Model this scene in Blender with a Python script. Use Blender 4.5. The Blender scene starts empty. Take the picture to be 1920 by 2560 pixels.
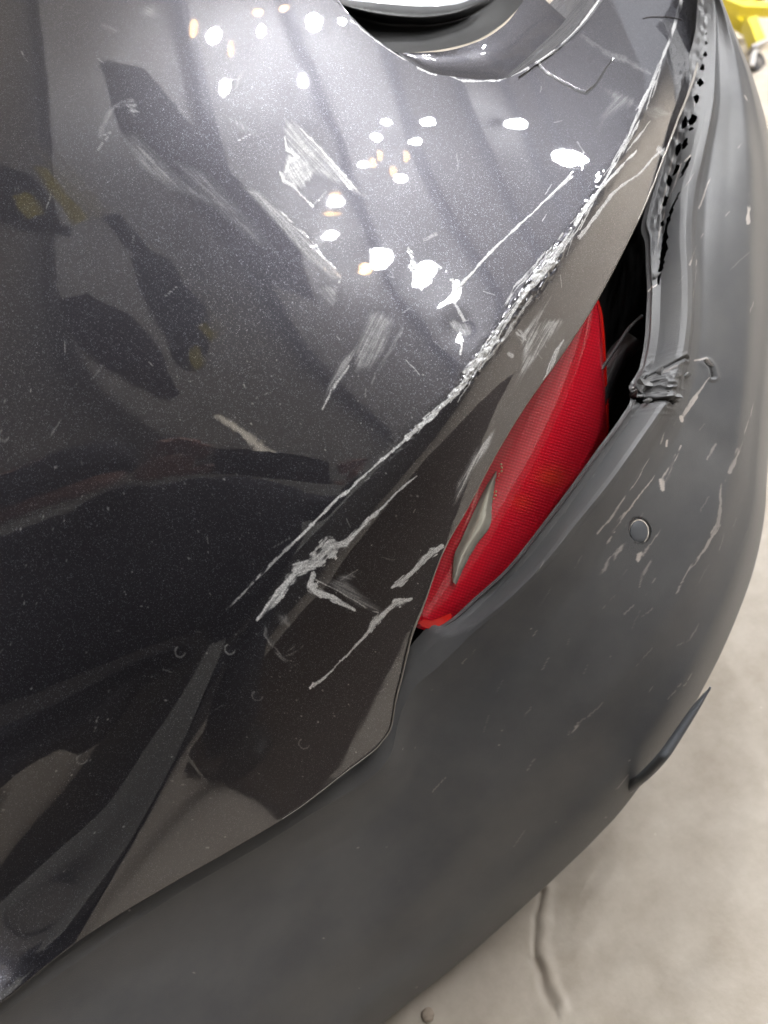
import bpy, bmesh, math, random
import numpy as np
from mathutils import Vector, Matrix
random.seed(7); RNG = np.random.default_rng(11)
S = bpy.context.scene
# ------------------------------------------------------------------ camera
CAMPOS = np.array([0.0, 0.0, 1.2]); PITCH, ROLL, FPX = 45.0, -27.0, 1900.0
_p, _r = np.radians([PITCH, ROLL])
FW = np.array([0, math.cos(_p), -math.sin(_p)])
R0 = np.cross(FW, [0, 0, 1]); R0 /= np.linalg.norm(R0); U0 = np.cross(R0, FW)
RT = math.cos(_r) * R0 + math.sin(_r) * U0
UP = -math.sin(_r) * R0 + math.cos(_r) * U0
cd = bpy.data.cameras.new('camera'); cam = bpy.data.objects.new('camera', cd)
S.collection.objects.link(cam); S.camera = cam
cam.matrix_world = Matrix([[RT[0], UP[0], -FW[0], CAMPOS[0]], [RT[1], UP[1], -FW[1], CAMPOS[1]],
                           [RT[2], UP[2], -FW[2], CAMPOS[2]], [0, 0, 0, 1]])
cd.sensor_fit = 'VERTICAL'; cd.sensor_height = 24.0; cd.lens = 24.0 * FPX / 2560.0
cd.clip_start = 0.003; cd.clip_end = 200
cd.dof.use_dof = True; cd.dof.focus_distance = 0.76; cd.dof.aperture_fstop = 2.6
# ------------------------------------------------------------------ world, exposure
W = bpy.data.worlds.new('World'); S.world = W; W.use_nodes = True
W.node_tree.nodes['Background'].inputs[0].default_value = (0.60, 0.61, 0.65, 1)
W.node_tree.nodes['Background'].inputs[1].default_value = 0.60
S.view_settings.view_transform = 'Standard'; S.view_settings.look = 'None'
S.view_settings.exposure = 0.62; S.view_settings.gamma = 1.0
S.cycles.sample_clamp_indirect = 4.0
S.cycles.max_bounces = 8
try: S.cycles.use_denoising = True
except Exception: pass
LAMP_POWER = 135.0

# ------------------------------------------------------------------ maths
def ray(px, py):
    px = np.asarray(px, float)[..., None]; py = np.asarray(py, float)[..., None]
    return FW + RT * (px - 960) / FPX - UP * (py - 1280) / FPX
def P(px, py, t): return CAMPOS + ray(px, py) * np.asarray(t, float)[..., None]
def tz(px, py, z): return (z - CAMPOS[2]) / ray(px, py)[..., 2]
class Patch:
    """smooth surface through measured distances (pos) and chosen tilts (nor: mirrored view direction)"""
    def __init__(s, pos, nor, reg=0.003, deg=3):
        s.ex = [(i, j) for i in range(deg + 1) for j in range(deg + 1 - i)]
        rows, rhs = [], []
        for (x, y, t, wt) in pos: rows.append(wt * s.b(x, y)); rhs.append(wt / t)
        for (x, y, r, wt) in nor:
            dd = ray(x, y); d = dd / np.linalg.norm(dd); r = np.array(r, float); r /= np.linalg.norm(r)
            n = r - d; n /= np.linalg.norm(n)
            gx = n @ RT / FPX * 1000 / (n @ dd); gy = -n @ UP / FPX * 1000 / (n @ dd)
            bx, by = s.g(x, y); b = s.b(x, y)
            rows.append(wt * (bx - b * gx)); rhs.append(0); rows.append(wt * (by - b * gy)); rhs.append(0)
        for k, (i, j) in enumerate(s.ex):
            if i + j >= 2:
                v = np.zeros(len(s.ex)); v[k] = reg * (10 if i + j > 2 else 1); rows.append(v); rhs.append(0)
        s.c = np.linalg.lstsq(np.array(rows), np.array(rhs), rcond=None)[0]
    def b(s, x, y):
        X = (x - 800) / 1000; Y = (y - 1000) / 1000
        return np.array([X**i * Y**j for i, j in s.ex])
    def g(s, x, y):
        X = (x - 800) / 1000; Y = (y - 1000) / 1000
        return (np.array([i * X**max(i-1, 0) * Y**j if i else 0. for i, j in s.ex]),
                np.array([j * X**i * Y**max(j-1, 0) if j else 0. for i, j in s.ex]))
    def t(s, px, py):
        X = (np.asarray(px, float) - 800) / 1000; Y = (np.asarray(py, float) - 1000) / 1000
        return 1 / np.clip(sum(c * X**i * Y**j for c, (i, j) in zip(s.c, s.ex)), 0.3, 4)
def pchip(x, y, xi):
    x = np.asarray(x, float); y = np.asarray(y, float); h = np.diff(x); d = np.diff(y) / h
    m = np.zeros_like(y); m[0] = d[0]; m[-1] = d[-1]
    for k in range(1, len(x) - 1):
        if d[k-1] * d[k] > 0:
            w1 = 2*h[k] + h[k-1]; w2 = h[k] + 2*h[k-1]; m[k] = (w1 + w2) / (w1/d[k-1] + w2/d[k])
    xi = np.clip(xi, x[0], x[-1]); k = np.clip(np.searchsorted(x, xi) - 1, 0, len(h) - 1)
    s = (xi - x[k]) / h[k]
    return ((1+2*s)*(1-s)**2)*y[k] + s*(1-s)**2*h[k]*m[k] + s*s*(3-2*s)*y[k+1] + s*s*(s-1)*h[k]*m[k+1]
def curve(u, pts, ui):
    pts = np.array(pts, float)
    return np.stack([pchip(u, pts[:, k], ui) for k in range(pts.shape[1])], -1)
def arcu(pts):
    pts = np.array(pts, float)[:, :2]; l = np.r_[0, np.cumsum(np.linalg.norm(np.diff(pts, axis=0), axis=1))]
    return l / l[-1]
def hsh(ix, iy, s):
    v = np.sin(ix * 127.1 + iy * 311.7 + s * 74.7) * 43758.5453
    return v - np.floor(v)
def vnoise(x, y, s=0):
    ix = np.floor(x); iy = np.floor(y); fx = x - ix; fy = y - iy
    fx = fx*fx*(3-2*fx); fy = fy*fy*(3-2*fy)
    a = hsh(ix, iy, s); b = hsh(ix+1, iy, s); c = hsh(ix, iy+1, s); d = hsh(ix+1, iy+1, s)
    return (a*(1-fx)+b*fx)*(1-fy) + (c*(1-fx)+d*fx)*fy
def sstep(a, b, x):
    t = np.clip((x - a) / (b - a), 0, 1); return t*t*(3-2*t)
def polydist(px, py, pts):
    """distance to a polyline, side (signed), arclength"""
    pts = np.array(pts, float); best = np.full(px.shape, 1e9); side = np.zeros(px.shape); al = np.zeros(px.shape); acc = 0
    for a, b in zip(pts[:-1], pts[1:]):
        d = (b - a)[:2]; L = np.hypot(*d) + 1e-9; ux, uy = d / L
        s = np.clip((px - a[0]) * ux + (py - a[1]) * uy, 0, L)
        dx = px - a[0] - ux * s; dy = py - a[1] - uy * s; r = np.hypot(dx, dy); q = r < best
        best = np.where(q, r, best); side = np.where(q, (px - a[0]) * -uy + (py - a[1]) * ux, side)
        al = np.where(q, acc + s, al); acc += L
    return best, side, al, acc
def stroke(px, py, out, pts, wid, inten, streak=0.6, seed=0, soft=0.5, fine=3.0, wob=1.):
    """rub a scratch of changing width along a polyline into the mask out; its edges fray into fibres"""
    pts = np.array(pts, float); m = max(wid) * 1.6 + 6
    q = np.where((px > pts[:, 0].min()-m) & (px < pts[:, 0].max()+m) & (py > pts[:, 1].min()-m) & (py < pts[:, 1].max()+m))
    if not len(q[0]): return
    x = px[q]; y = py[q]
    x2 = x + wob * (5 * (vnoise(x/40, y/40, seed) - .5) + 2 * (vnoise(x/8, y/8, seed+1) - .5))
    y2 = y + wob * (5 * (vnoise(x/40, y/40, seed+2) - .5) + 2 * (vnoise(x/8, y/8, seed+3) - .5))
    d, side, al, L = polydist(x2, y2, pts)
    w = np.interp(al, arcu(pts) * L, wid)
    if wob: w = w * (0.55 + 0.9 * vnoise(al / 17, side * 0 + seed, seed + 5))
    lean = al + side * 1.5
    n = vnoise(side / (fine * .62), lean / 42, seed + 9) * .55 + vnoise(side / (fine * .36), lean / 16, seed + 4) * .45
    a = np.clip(1 - d / np.maximum(w, 1.3), 0, 1) ** (.5 if soft < .8 else .9)
    wide = sstep(3, 9, w) * streak
    thr = (n - .5) * (streak * 1.3 + wide * .9)
    r = sstep(.30, .62, a + thr * (a > 0)) if soft < .8 else a * np.clip(.6 + thr * 1.3, 0, 1)
    r = np.maximum(r, .22 * wide * sstep(0, .5, a))
    out[q] = np.maximum(out[q], np.clip(inten * 1.15, 0, 1) * r * (1 - wide * .6 * (1 - sstep(.35, .7, n))) * (1 if streak < .35 or inten > .7 else sstep(.18, .5, vnoise(lean / 26, side / 6, seed + 12))))
def inside(x, y, pts):
    r = np.zeros(x.shape, bool); n = len(pts)
    for i in range(n):
        x1, y1 = pts[i]; x2, y2 = pts[(i+1) % n]
        c = ((y1 > y) != (y2 > y)) & (x < (x2-x1) * (y-y1) / (y2-y1+1e-12) + x1); r ^= c
    return r
def rub(px, py, out, poly, ang, inten, soft=10, streak=.7, seed=0, fine=3., long=60., ridge=0.):
    """a rubbed patch with streaks running at ang degrees"""
    p = np.array(poly, float); m = soft + 8
    q = np.where((px > p[:, 0].min()-m) & (px < p[:, 0].max()+m) & (py > p[:, 1].min()-m) & (py < p[:, 1].max()+m))
    if not len(q[0]): return
    x = px[q]; y = py[q]; ca, sa = math.cos(math.radians(ang)), math.sin(math.radians(ang))
    al = x*ca + y*sa; pe = -x*sa + y*ca
    j = 14 * (vnoise(pe/4, al/200, seed+3) - .5)
    xs = x + j*ca; ys = y + j*sa
    d = polydist(xs, ys, list(poly) + [poly[0]])[0]; ins = inside(xs, ys, poly)
    a = np.where(ins, sstep(0, soft, d) * .85 + .15, (1 - sstep(0, 3, d)) * .15)
    n = vnoise(pe/fine, al/long, seed) * .55 + vnoise(pe/(fine*.6), al/(long*.5), seed+1) * .45
    n2 = vnoise(al/7, pe/30, seed+7)
    a = a * ((1-streak) + streak * sstep(.35, .75, n)) * (1 - ridge + ridge * n2)
    out[q] = np.maximum(out[q], inten * a)

# ------------------------------------------------------------------ object helpers
def link(o, parent=None):
    S.collection.objects.link(o)
    if parent: o.parent = parent
    return o
def empty(name, loc, label=None, cat=None, group=None):
    o = bpy.data.objects.new(name, None); o.location = loc; link(o); o.empty_display_size = .05
    tag(o, label, cat, group); return o
def tag(o, label=None, cat=None, group=None, kind=None):
    if label: o['label'] = label
    if cat: o['category'] = cat
    if group: o['group'] = group
    if kind: o['kind'] = kind
    return o
def mk(name, V, Fc, mat, parent=None, smooth=True, attrs=None, uv=None):
    me = bpy.data.meshes.new(name); V = np.asarray(V, np.float32)
    if isinstance(Fc, np.ndarray):
        nf, k = Fc.shape
        me.vertices.add(len(V)); me.vertices.foreach_set('co', V.ravel())
        me.loops.add(nf * k); me.loops.foreach_set('vertex_index', Fc.astype(np.int32).ravel())
        me.polygons.add(nf); me.polygons.foreach_set('loop_start', np.arange(0, nf * k, k, dtype=np.int32))
        me.polygons.foreach_set('loop_total', np.full(nf, k, np.int32))
        me.update(calc_edges=True)
    else:
        me.from_pydata([tuple(map(float, v)) for v in V], [], Fc); me.update()
    me.polygons.foreach_set('use_smooth', np.full(len(me.polygons), smooth))
    if attrs:
        for k2, a in attrs.items():
            at = me.attributes.new(k2, 'FLOAT', 'POINT'); at.data.foreach_set('value', np.asarray(a, np.float32).ravel())
    if uv is not None:
        at = me.attributes.new('lie', 'FLOAT_VECTOR', 'POINT')
        at.data.foreach_set('vector', np.c_[uv, np.zeros(len(uv))].astype(np.float32).ravel())
    if mat: me.materials.append(mat)
    o = bpy.data.objects.new(name, me); link(o, parent)
    if parent: o.matrix_parent_inverse = Matrix.Translation(-Vector(parent.location)) if parent.type == 'EMPTY' else Matrix()
    return o
def gridfaces(nu, nv, keep=None, flip=False):
    i, j = np.meshgrid(np.arange(nu-1), np.arange(nv-1), indexing='ij'); a = i*nv + j
    f = np.stack([a, a+1, a+nv+1, a+nv] if not flip else [a, a+nv, a+nv+1, a+1], -1).reshape(-1, 4)
    return f if keep is None else f[keep.reshape(-1)]
def vnormals(G):
    du = np.gradient(G, axis=0); dv = np.gradient(G, axis=1); n = np.cross(du, dv)
    n /= np.linalg.norm(n, axis=-1, keepdims=True) + 1e-15
    tocam = CAMPOS - G; sgn = np.sign((n * tocam).sum(-1, keepdims=True)); return n * np.where(sgn == 0, 1, sgn)
def faceout(G):
    """True when the grid's winding faces away from the camera"""
    i, j = G.shape[0]//2, G.shape[1]//2
    n = np.cross(G[i, j+1]-G[i, j], G[i+1, j]-G[i, j]); return (n @ (CAMPOS - G[i, j])) < 0
def mkgrid(name, G, mat, parent=None, attrs=None, keep=None, uv=None, thick=0):
    nu, nv = G.shape[:2]
    if uv is None: uv = np.stack(np.meshgrid(np.linspace(0, 1, nu), np.linspace(0, 1, nv), indexing='ij'), -1)
    o = mk(name, G.reshape(-1, 3), gridfaces(nu, nv, keep, faceout(G)), mat, parent, True, attrs, uv.reshape(-1, 2))
    if thick:
        m = o.modifiers.new('thickness', 'SOLIDIFY'); m.thickness = thick; m.offset = -1
    return o
def tube(name, pts, r, mat, parent=None, n=10, cap=True):
    pts = np.array(pts, float); r = np.full(len(pts), r) if np.isscalar(r) else np.array(r)
    V, Fc = [], []; up = np.array([.31, .2, .93])
    for i, p in enumerate(pts):
        t = pts[min(i+1, len(pts)-1)] - pts[max(i-1, 0)]; t /= np.linalg.norm(t)
        a = np.cross(t, up); a /= np.linalg.norm(a); b = np.cross(t, a)
        for k in range(n):
            th = 2*math.pi*k/n; V.append(p + r[i]*(a*math.cos(th) + b*math.sin(th)))
    for i in range(len(pts)-1):
        for k in range(n):
            k2 = (k+1) % n; Fc.append((i*n+k, i*n+k2, (i+1)*n+k2, (i+1)*n+k))
    if cap: Fc.append(tuple(range(n))[::-1]); Fc.append(tuple((len(pts)-1)*n+k for k in range(n)))
    return mk(name, V, Fc, mat, parent)
def boxes(name, bl, mat, parent=None, bevel=.004):
    bm = bmesh.new()
    for (c, s, *rz) in bl:
        g = bmesh.ops.create_cube(bm, size=1)['verts']
        bmesh.ops.scale(bm, vec=s, verts=g)
        if rz: bmesh.ops.rotate(bm, cent=(0, 0, 0), matrix=rz[0] if isinstance(rz[0], Matrix) else Matrix.Rotation(rz[0], 3, 'Z'), verts=g)
        bmesh.ops.translate(bm, vec=c, verts=g)
    if bevel: bmesh.ops.bevel(bm, geom=bm.edges[:], offset=bevel, segments=2, affect='EDGES')
    me = bpy.data.meshes.new(name); bm.to_mesh(me); bm.free(); me.materials.append(mat)
    o = bpy.data.objects.new(name, me); link(o, parent)
    if parent: o.matrix_parent_inverse = Matrix.Translation(-Vector(parent.location))
    return o

# ------------------------------------------------------------------ materials
def newmat(name):
    m = bpy.data.materials.new(name); m.use_nodes = True; nt = m.node_tree
    return m, nt, nt.nodes, nt.links, nt.nodes['Principled BSDF']
def simple(name, col, rough=.5, metal=0, coat=0, bump=0, bscale=400, var=0, vscale=6, emis=None, es=0, spec=.5):
    m, nt, N, L, b = newmat(name)
    b.inputs['Base Color'].default_value = (*col, 1); b.inputs['Roughness'].default_value = rough
    b.inputs['Metallic'].default_value = metal; b.inputs['Coat Weight'].default_value = coat
    b.inputs['Coat Roughness'].default_value = .03; b.inputs['Specular IOR Level'].default_value = spec
    tc = N.new('ShaderNodeTexCoord')
    if bump:
        n = N.new('ShaderNodeTexNoise'); n.inputs['Scale'].default_value = bscale; n.inputs['Detail'].default_value = 4
        L.new(tc.outputs['Object'], n.inputs['Vector']); bp = N.new('ShaderNodeBump'); bp.inputs['Strength'].default_value = bump
        bp.inputs['Distance'].default_value = .001; L.new(n.outputs['Fac'], bp.inputs['Height']); L.new(bp.outputs[0], b.inputs['Normal'])
    if var:
        n = N.new('ShaderNodeTexNoise'); n.inputs['Scale'].default_value = vscale; n.inputs['Detail'].default_value = 6
        L.new(tc.outputs['Object'], n.inputs['Vector']); mx = N.new('ShaderNodeMix'); mx.data_type = 'RGBA'
        mx.inputs[6].default_value = (*[c*(1-var) for c in col], 1); mx.inputs[7].default_value = (*[min(1, c*(1+var)) for c in col], 1)
        L.new(n.outputs['Fac'], mx.inputs[0]); L.new(mx.outputs[2], b.inputs['Base Color'])
    if emis: b.inputs['Emission Color'].default_value = (*emis, 1); b.inputs['Emission Strength'].default_value = es
    return m
def mathn(N, L, op, a, b=None, clamp=False):
    n = N.new('ShaderNodeMath'); n.operation = op; n.use_clamp = clamp
    for i, v in enumerate((a, b)):
        if v is None: continue
        if isinstance(v, (int, float)): n.inputs[i].default_value = v
        else: L.new(v, n.inputs[i])
    return n.outputs[0]
def paint_material(name, wear=True):
    m, nt, N, L, b = newmat(name)
    tc = N.new('ShaderNodeTexCoord')
    vo = N.new('ShaderNodeTexVoronoi'); vo.inputs['Scale'].default_value = 2600; L.new(tc.outputs['Object'], vo.inputs['Vector'])
    vo2 = N.new('ShaderNodeTexVoronoi'); vo2.inputs['Scale'].default_value = 420; L.new(tc.outputs['Object'], vo2.inputs['Vector'])
    # flakes: every cell leans its own way
    def lean(v, amt):
        s = N.new('ShaderNodeVectorMath'); s.operation = 'SUBTRACT'; L.new(v.outputs['Color'], s.inputs[0]); s.inputs[1].default_value = (.5, .5, .5)
        k = N.new('ShaderNodeVectorMath'); k.operation = 'SCALE'; L.new(s.outputs[0], k.inputs[0]); k.inputs['Scale'].default_value = amt
        return k.outputs[0]
    g = N.new('ShaderNodeNewGeometry')
    a = N.new('ShaderNodeVectorMath'); L.new(g.outputs['Normal'], a.inputs[0]); L.new(lean(vo, .22), a.inputs[1])
    a2 = N.new('ShaderNodeVectorMath'); L.new(a.outputs[0], a2.inputs[0]); L.new(lean(vo2, .02), a2.inputs[1])
    nn = N.new('ShaderNodeVectorMath'); nn.operation = 'NORMALIZE'; L.new(a2.outputs[0], nn.inputs[0])
    L.new(nn.outputs[0], b.inputs['Normal'])
    sep = N.new('ShaderNodeSeparateColor'); L.new(vo.outputs['Color'], sep.inputs[0])
    cr = N.new('ShaderNodeValToRGB'); L.new(sep.outputs[1], cr.inputs[0])
    cr.color_ramp.elements[0].position = .0; cr.color_ramp.elements[0].color = (.038, .037, .045, 1)
    cr.color_ramp.elements[1].position = .95; cr.color_ramp.elements[1].color = (.056, .055, .066, 1)
    e = cr.color_ramp.elements.new(.99); e.color = (.30, .30, .35, 1)
    L.new(cr.outputs[0], b.inputs['Base Color'])
    b.inputs['Metallic'].default_value = .82; b.inputs['Roughness'].default_value = .39
    b.inputs['Coat Weight'].default_value = 1; b.inputs['Coat Roughness'].default_value = .018; b.inputs['Coat IOR'].default_value = 1.95
    op = N.new('ShaderNodeTexNoise'); op.inputs['Scale'].default_value = 55; op.inputs['Detail'].default_value = 2; L.new(tc.outputs['Object'], op.inputs['Vector'])
    ob = N.new('ShaderNodeBump'); ob.inputs['Strength'].default_value = .05; ob.inputs['Distance'].default_value = .0010; L.new(op.outputs['Fac'], ob.inputs['Height'])
    L.new(ob.outputs[0], b.inputs['Coat Normal'])
    # dust and fine haze on the lacquer
    dn = N.new('ShaderNodeTexNoise'); dn.inputs['Scale'].default_value = 9; dn.inputs['Detail'].default_value = 8; dn.inputs['Roughness'].default_value = .7
    L.new(tc.outputs['Object'], dn.inputs['Vector'])
    L.new(mathn(N, L, 'ADD', mathn(N, L, 'MULTIPLY', sstepn(N, L, dn.outputs['Fac'], .5, .8), .05), .014), b.inputs['Coat Roughness'])
    out = N['Material Output']
    if wear:
        at = N.new('ShaderNodeAttribute'); at.attribute_name = 'scuff_highlight'
        bare = N.new('ShaderNodeBsdfPrincipled'); bare.inputs['Roughness'].default_value = .42; bare.inputs['Metallic'].default_value = .0
        fn = N.new('ShaderNodeTexNoise'); fn.inputs['Scale'].default_value = 900; fn.inputs['Detail'].default_value = 5; L.new(tc.outputs['Object'], fn.inputs['Vector'])
        c2 = N.new('ShaderNodeValToRGB'); L.new(fn.outputs['Fac'], c2.inputs[0])
        c2.color_ramp.elements[0].position = .3; c2.color_ramp.elements[0].color = (.42, .42, .43, 1)
        c2.color_ramp.elements[1].position = .65; c2.color_ramp.elements[1].color = (.95, .95, .94, 1)
        L.new(c2.outputs[0], bare.inputs['Base Color'])
        bb = N.new('ShaderNodeBump'); bb.inputs['Strength'].default_value = .35; bb.inputs['Distance'].default_value = .0004
        L.new(fn.outputs['Fac'], bb.inputs['Height']); L.new(bb.outputs[0], bare.inputs['Normal'])
        mx = N.new('ShaderNodeMixShader')
        L.new(mathn(N, L, 'MULTIPLY', at.outputs['Fac'], mathn(N, L, 'ADD', mathn(N, L, 'MULTIPLY', fn.outputs['Fac'], .9), .55), True), mx.inputs[0])
        L.new(b.outputs[0], mx.inputs[1]); L.new(bare.outputs[0], mx.inputs[2])
        dk = N.new('ShaderNodeAttribute'); dk.attribute_name = 'groove'
        dark = N.new('ShaderNodeBsdfPrincipled'); dark.inputs['Base Color'].default_value = (.012, .012, .012, 1); dark.inputs['Roughness'].default_value = .6
        mx2 = N.new('ShaderNodeMixShader'); L.new(dk.outputs['Fac'], mx2.inputs[0]); L.new(mx.outputs[0], mx2.inputs[1]); L.new(dark.outputs[0], mx2.inputs[2])
        L.new(mx2.outputs[0], out.inputs[0])
    return m
def sstepn(N, L, v, a, b):
    m = N.new('ShaderNodeMapRange'); m.interpolation_type = 'SMOOTHSTEP'; m.inputs[1].default_value = a; m.inputs[2].default_value = b
    L.new(v, m.inputs[0]); return m.outputs[0]
def plastic_material():
    m, nt, N, L, b = newmat('grained black plastic')
    tc = N.new('ShaderNodeTexCoord')
    n1 = N.new('ShaderNodeTexNoise'); n1.inputs['Scale'].default_value = 6; n1.inputs['Detail'].default_value = 10; n1.inputs['Roughness'].default_value = .62; L.new(tc.outputs['Object'], n1.inputs['Vector'])
    n2 = N.new('ShaderNodeTexNoise'); n2.inputs['Scale'].default_value = 1500; n2.inputs['Detail'].default_value = 3; L.new(tc.outputs['Object'], n2.inputs['Vector'])
    v2 = N.new('ShaderNodeTexVoronoi'); v2.inputs['Scale'].default_value = 900; L.new(tc.outputs['Object'], v2.inputs['Vector'])
    c = N.new('ShaderNodeValToRGB'); L.new(n1.outputs['Fac'], c.inputs[0])
    c.color_ramp.elements[0].position = .3; c.color_ramp.elements[0].color = (.088, .090, .096, 1)
    c.color_ramp.elements[1].position = .7; c.color_ramp.elements[1].color = (.150, .149, .147, 1)
    at = N.new('ShaderNodeAttribute'); at.attribute_name = 'scuff_highlight'
    mx = N.new('ShaderNodeMix'); mx.data_type = 'RGBA'; L.new(at.outputs['Fac'], mx.inputs[0]); L.new(c.outputs[0], mx.inputs[6]); mx.inputs[7].default_value = (.66, .60, .55, 1)
    gr = N.new('ShaderNodeAttribute'); gr.attribute_name = 'groove'
    mx2 = N.new('ShaderNodeMix'); mx2.data_type = 'RGBA'; L.new(gr.outputs['Fac'], mx2.inputs[0]); L.new(mx.outputs[2], mx2.inputs[6]); mx2.inputs[7].default_value = (.006, .006, .006, 1)
    L.new(mx2.outputs[2], b.inputs['Base Color'])
    b.inputs['Specular IOR Level'].default_value = .5
    L.new(mathn(N, L, 'ADD', mathn(N, L, 'MULTIPLY', n1.outputs['Fac'], .14), .32), b.inputs['Roughness'])
    h = mathn(N, L, 'ADD', n2.outputs['Fac'], mathn(N, L, 'MULTIPLY', v2.outputs['Distance'], .6))
    bp = N.new('ShaderNodeBump'); bp.inputs['Strength'].default_value = .4; bp.inputs['Distance'].default_value = .0007
    L.new(h, bp.inputs['Height']); L.new(bp.outputs[0], b.inputs['Normal'])
    return m
def lens_material():
    m, nt, N, L, b = newmat('ribbed red lens')
    at = N.new('ShaderNodeAttribute'); at.attribute_name = 'lie'
    sp = N.new('ShaderNodeSeparateXYZ'); L.new(at.outputs['Vector'], sp.inputs[0])
    at2 = N.new('ShaderNodeAttribute'); at2.attribute_name = 'rib'
    cr = N.new('ShaderNodeValToRGB'); L.new(at2.outputs['Fac'], cr.inputs[0])
    cr.color_ramp.elements[0].color = (.62, .003, .012, 1); cr.color_ramp.elements[1].color = (1.0, .03, .07, 1)
    n1 = N.new('ShaderNodeTexNoise'); n1.inputs['Scale'].default_value = 16; tc = N.new('ShaderNodeTexCoord'); L.new(tc.outputs['Object'], n1.inputs['Vector'])
    at3 = N.new('ShaderNodeAttribute'); at3.attribute_name = 'glint'; mo = N.new('ShaderNodeMix'); mo.data_type = 'RGBA'; L.new(at3.outputs['Fac'], mo.inputs[0]); L.new(cr.outputs[0], mo.inputs[6]); mo.inputs[7].default_value = (.95, .16, .01, 1)
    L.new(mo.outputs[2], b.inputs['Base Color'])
    b.inputs['Roughness'].default_value = .3; b.inputs['Coat Weight'].default_value = 1; b.inputs['Coat IOR'].default_value = 1.75; b.inputs['Coat Roughness'].default_value = .02
    b.inputs['Subsurface Weight'].default_value = .15; b.inputs['Subsurface Radius'].default_value = (.02, .002, .002); b.inputs['Subsurface Scale'].default_value = .2
    bp = N.new('ShaderNodeBump'); bp.inputs['Strength'].default_value = .3; bp.inputs['Distance'].default_value = .0010
    L.new(at2.outputs['Fac'], bp.inputs['Height']); L.new(bp.outputs[0], b.inputs['Normal'])
    return m
M_paint = paint_material('dark grey flake paint')
M_jamb = paint_material('jamb paint', False)
M_pl = plastic_material()
M_lens = lens_material()
M_rub = simple('rubber', (.012, .012, .012), .42, bump=.2, bscale=900)
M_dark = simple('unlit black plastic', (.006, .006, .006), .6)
M_dark2 = simple('inner black plastic', (.014, .014, .015), .35, bump=.3, bscale=60)
M_cap = simple('sensor cap plastic', (.13, .137, .148), .38, bump=.15, bscale=1500)
M_edge = simple('raw moulded edge', (.42, .37, .32), .4, coat=.3, var=.25, vscale=40)
M_bare = simple('torn paint and primer', (.75, .75, .74), .45, bump=.8, bscale=700, var=.35, vscale=300)
M_tear = simple('stretched plastic', (.16, .16, .158), .42, bump=.7, bscale=300, var=.3, vscale=120)
M_glass = simple('painted tailgate panel', (.8, .85, .9), .2, coat=1)
M_chrome = simple('clear reflector', (.82, .70, .60), .14, metal=.6, coat=1, var=.45, vscale=45)
M_redtab = simple('red lens edge', (.75, .01, .005), .25, coat=1)
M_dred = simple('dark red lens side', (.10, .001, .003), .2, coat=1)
M_clear = simple('bright prism', (1, .85, .5), .2, metal=.5)
M_yel = simple('yellow machine enamel', (.85, .70, .01), .4, coat=.4, var=.12)
M_steel = simple('worn steel', (.35, .33, .31), .4, metal=.7, var=.2)
M_tyre = simple('grey caster rubber', (.10, .095, .10), .6)
M_hair = simple('brown hair', (.03, .02, .015), .4)

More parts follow.
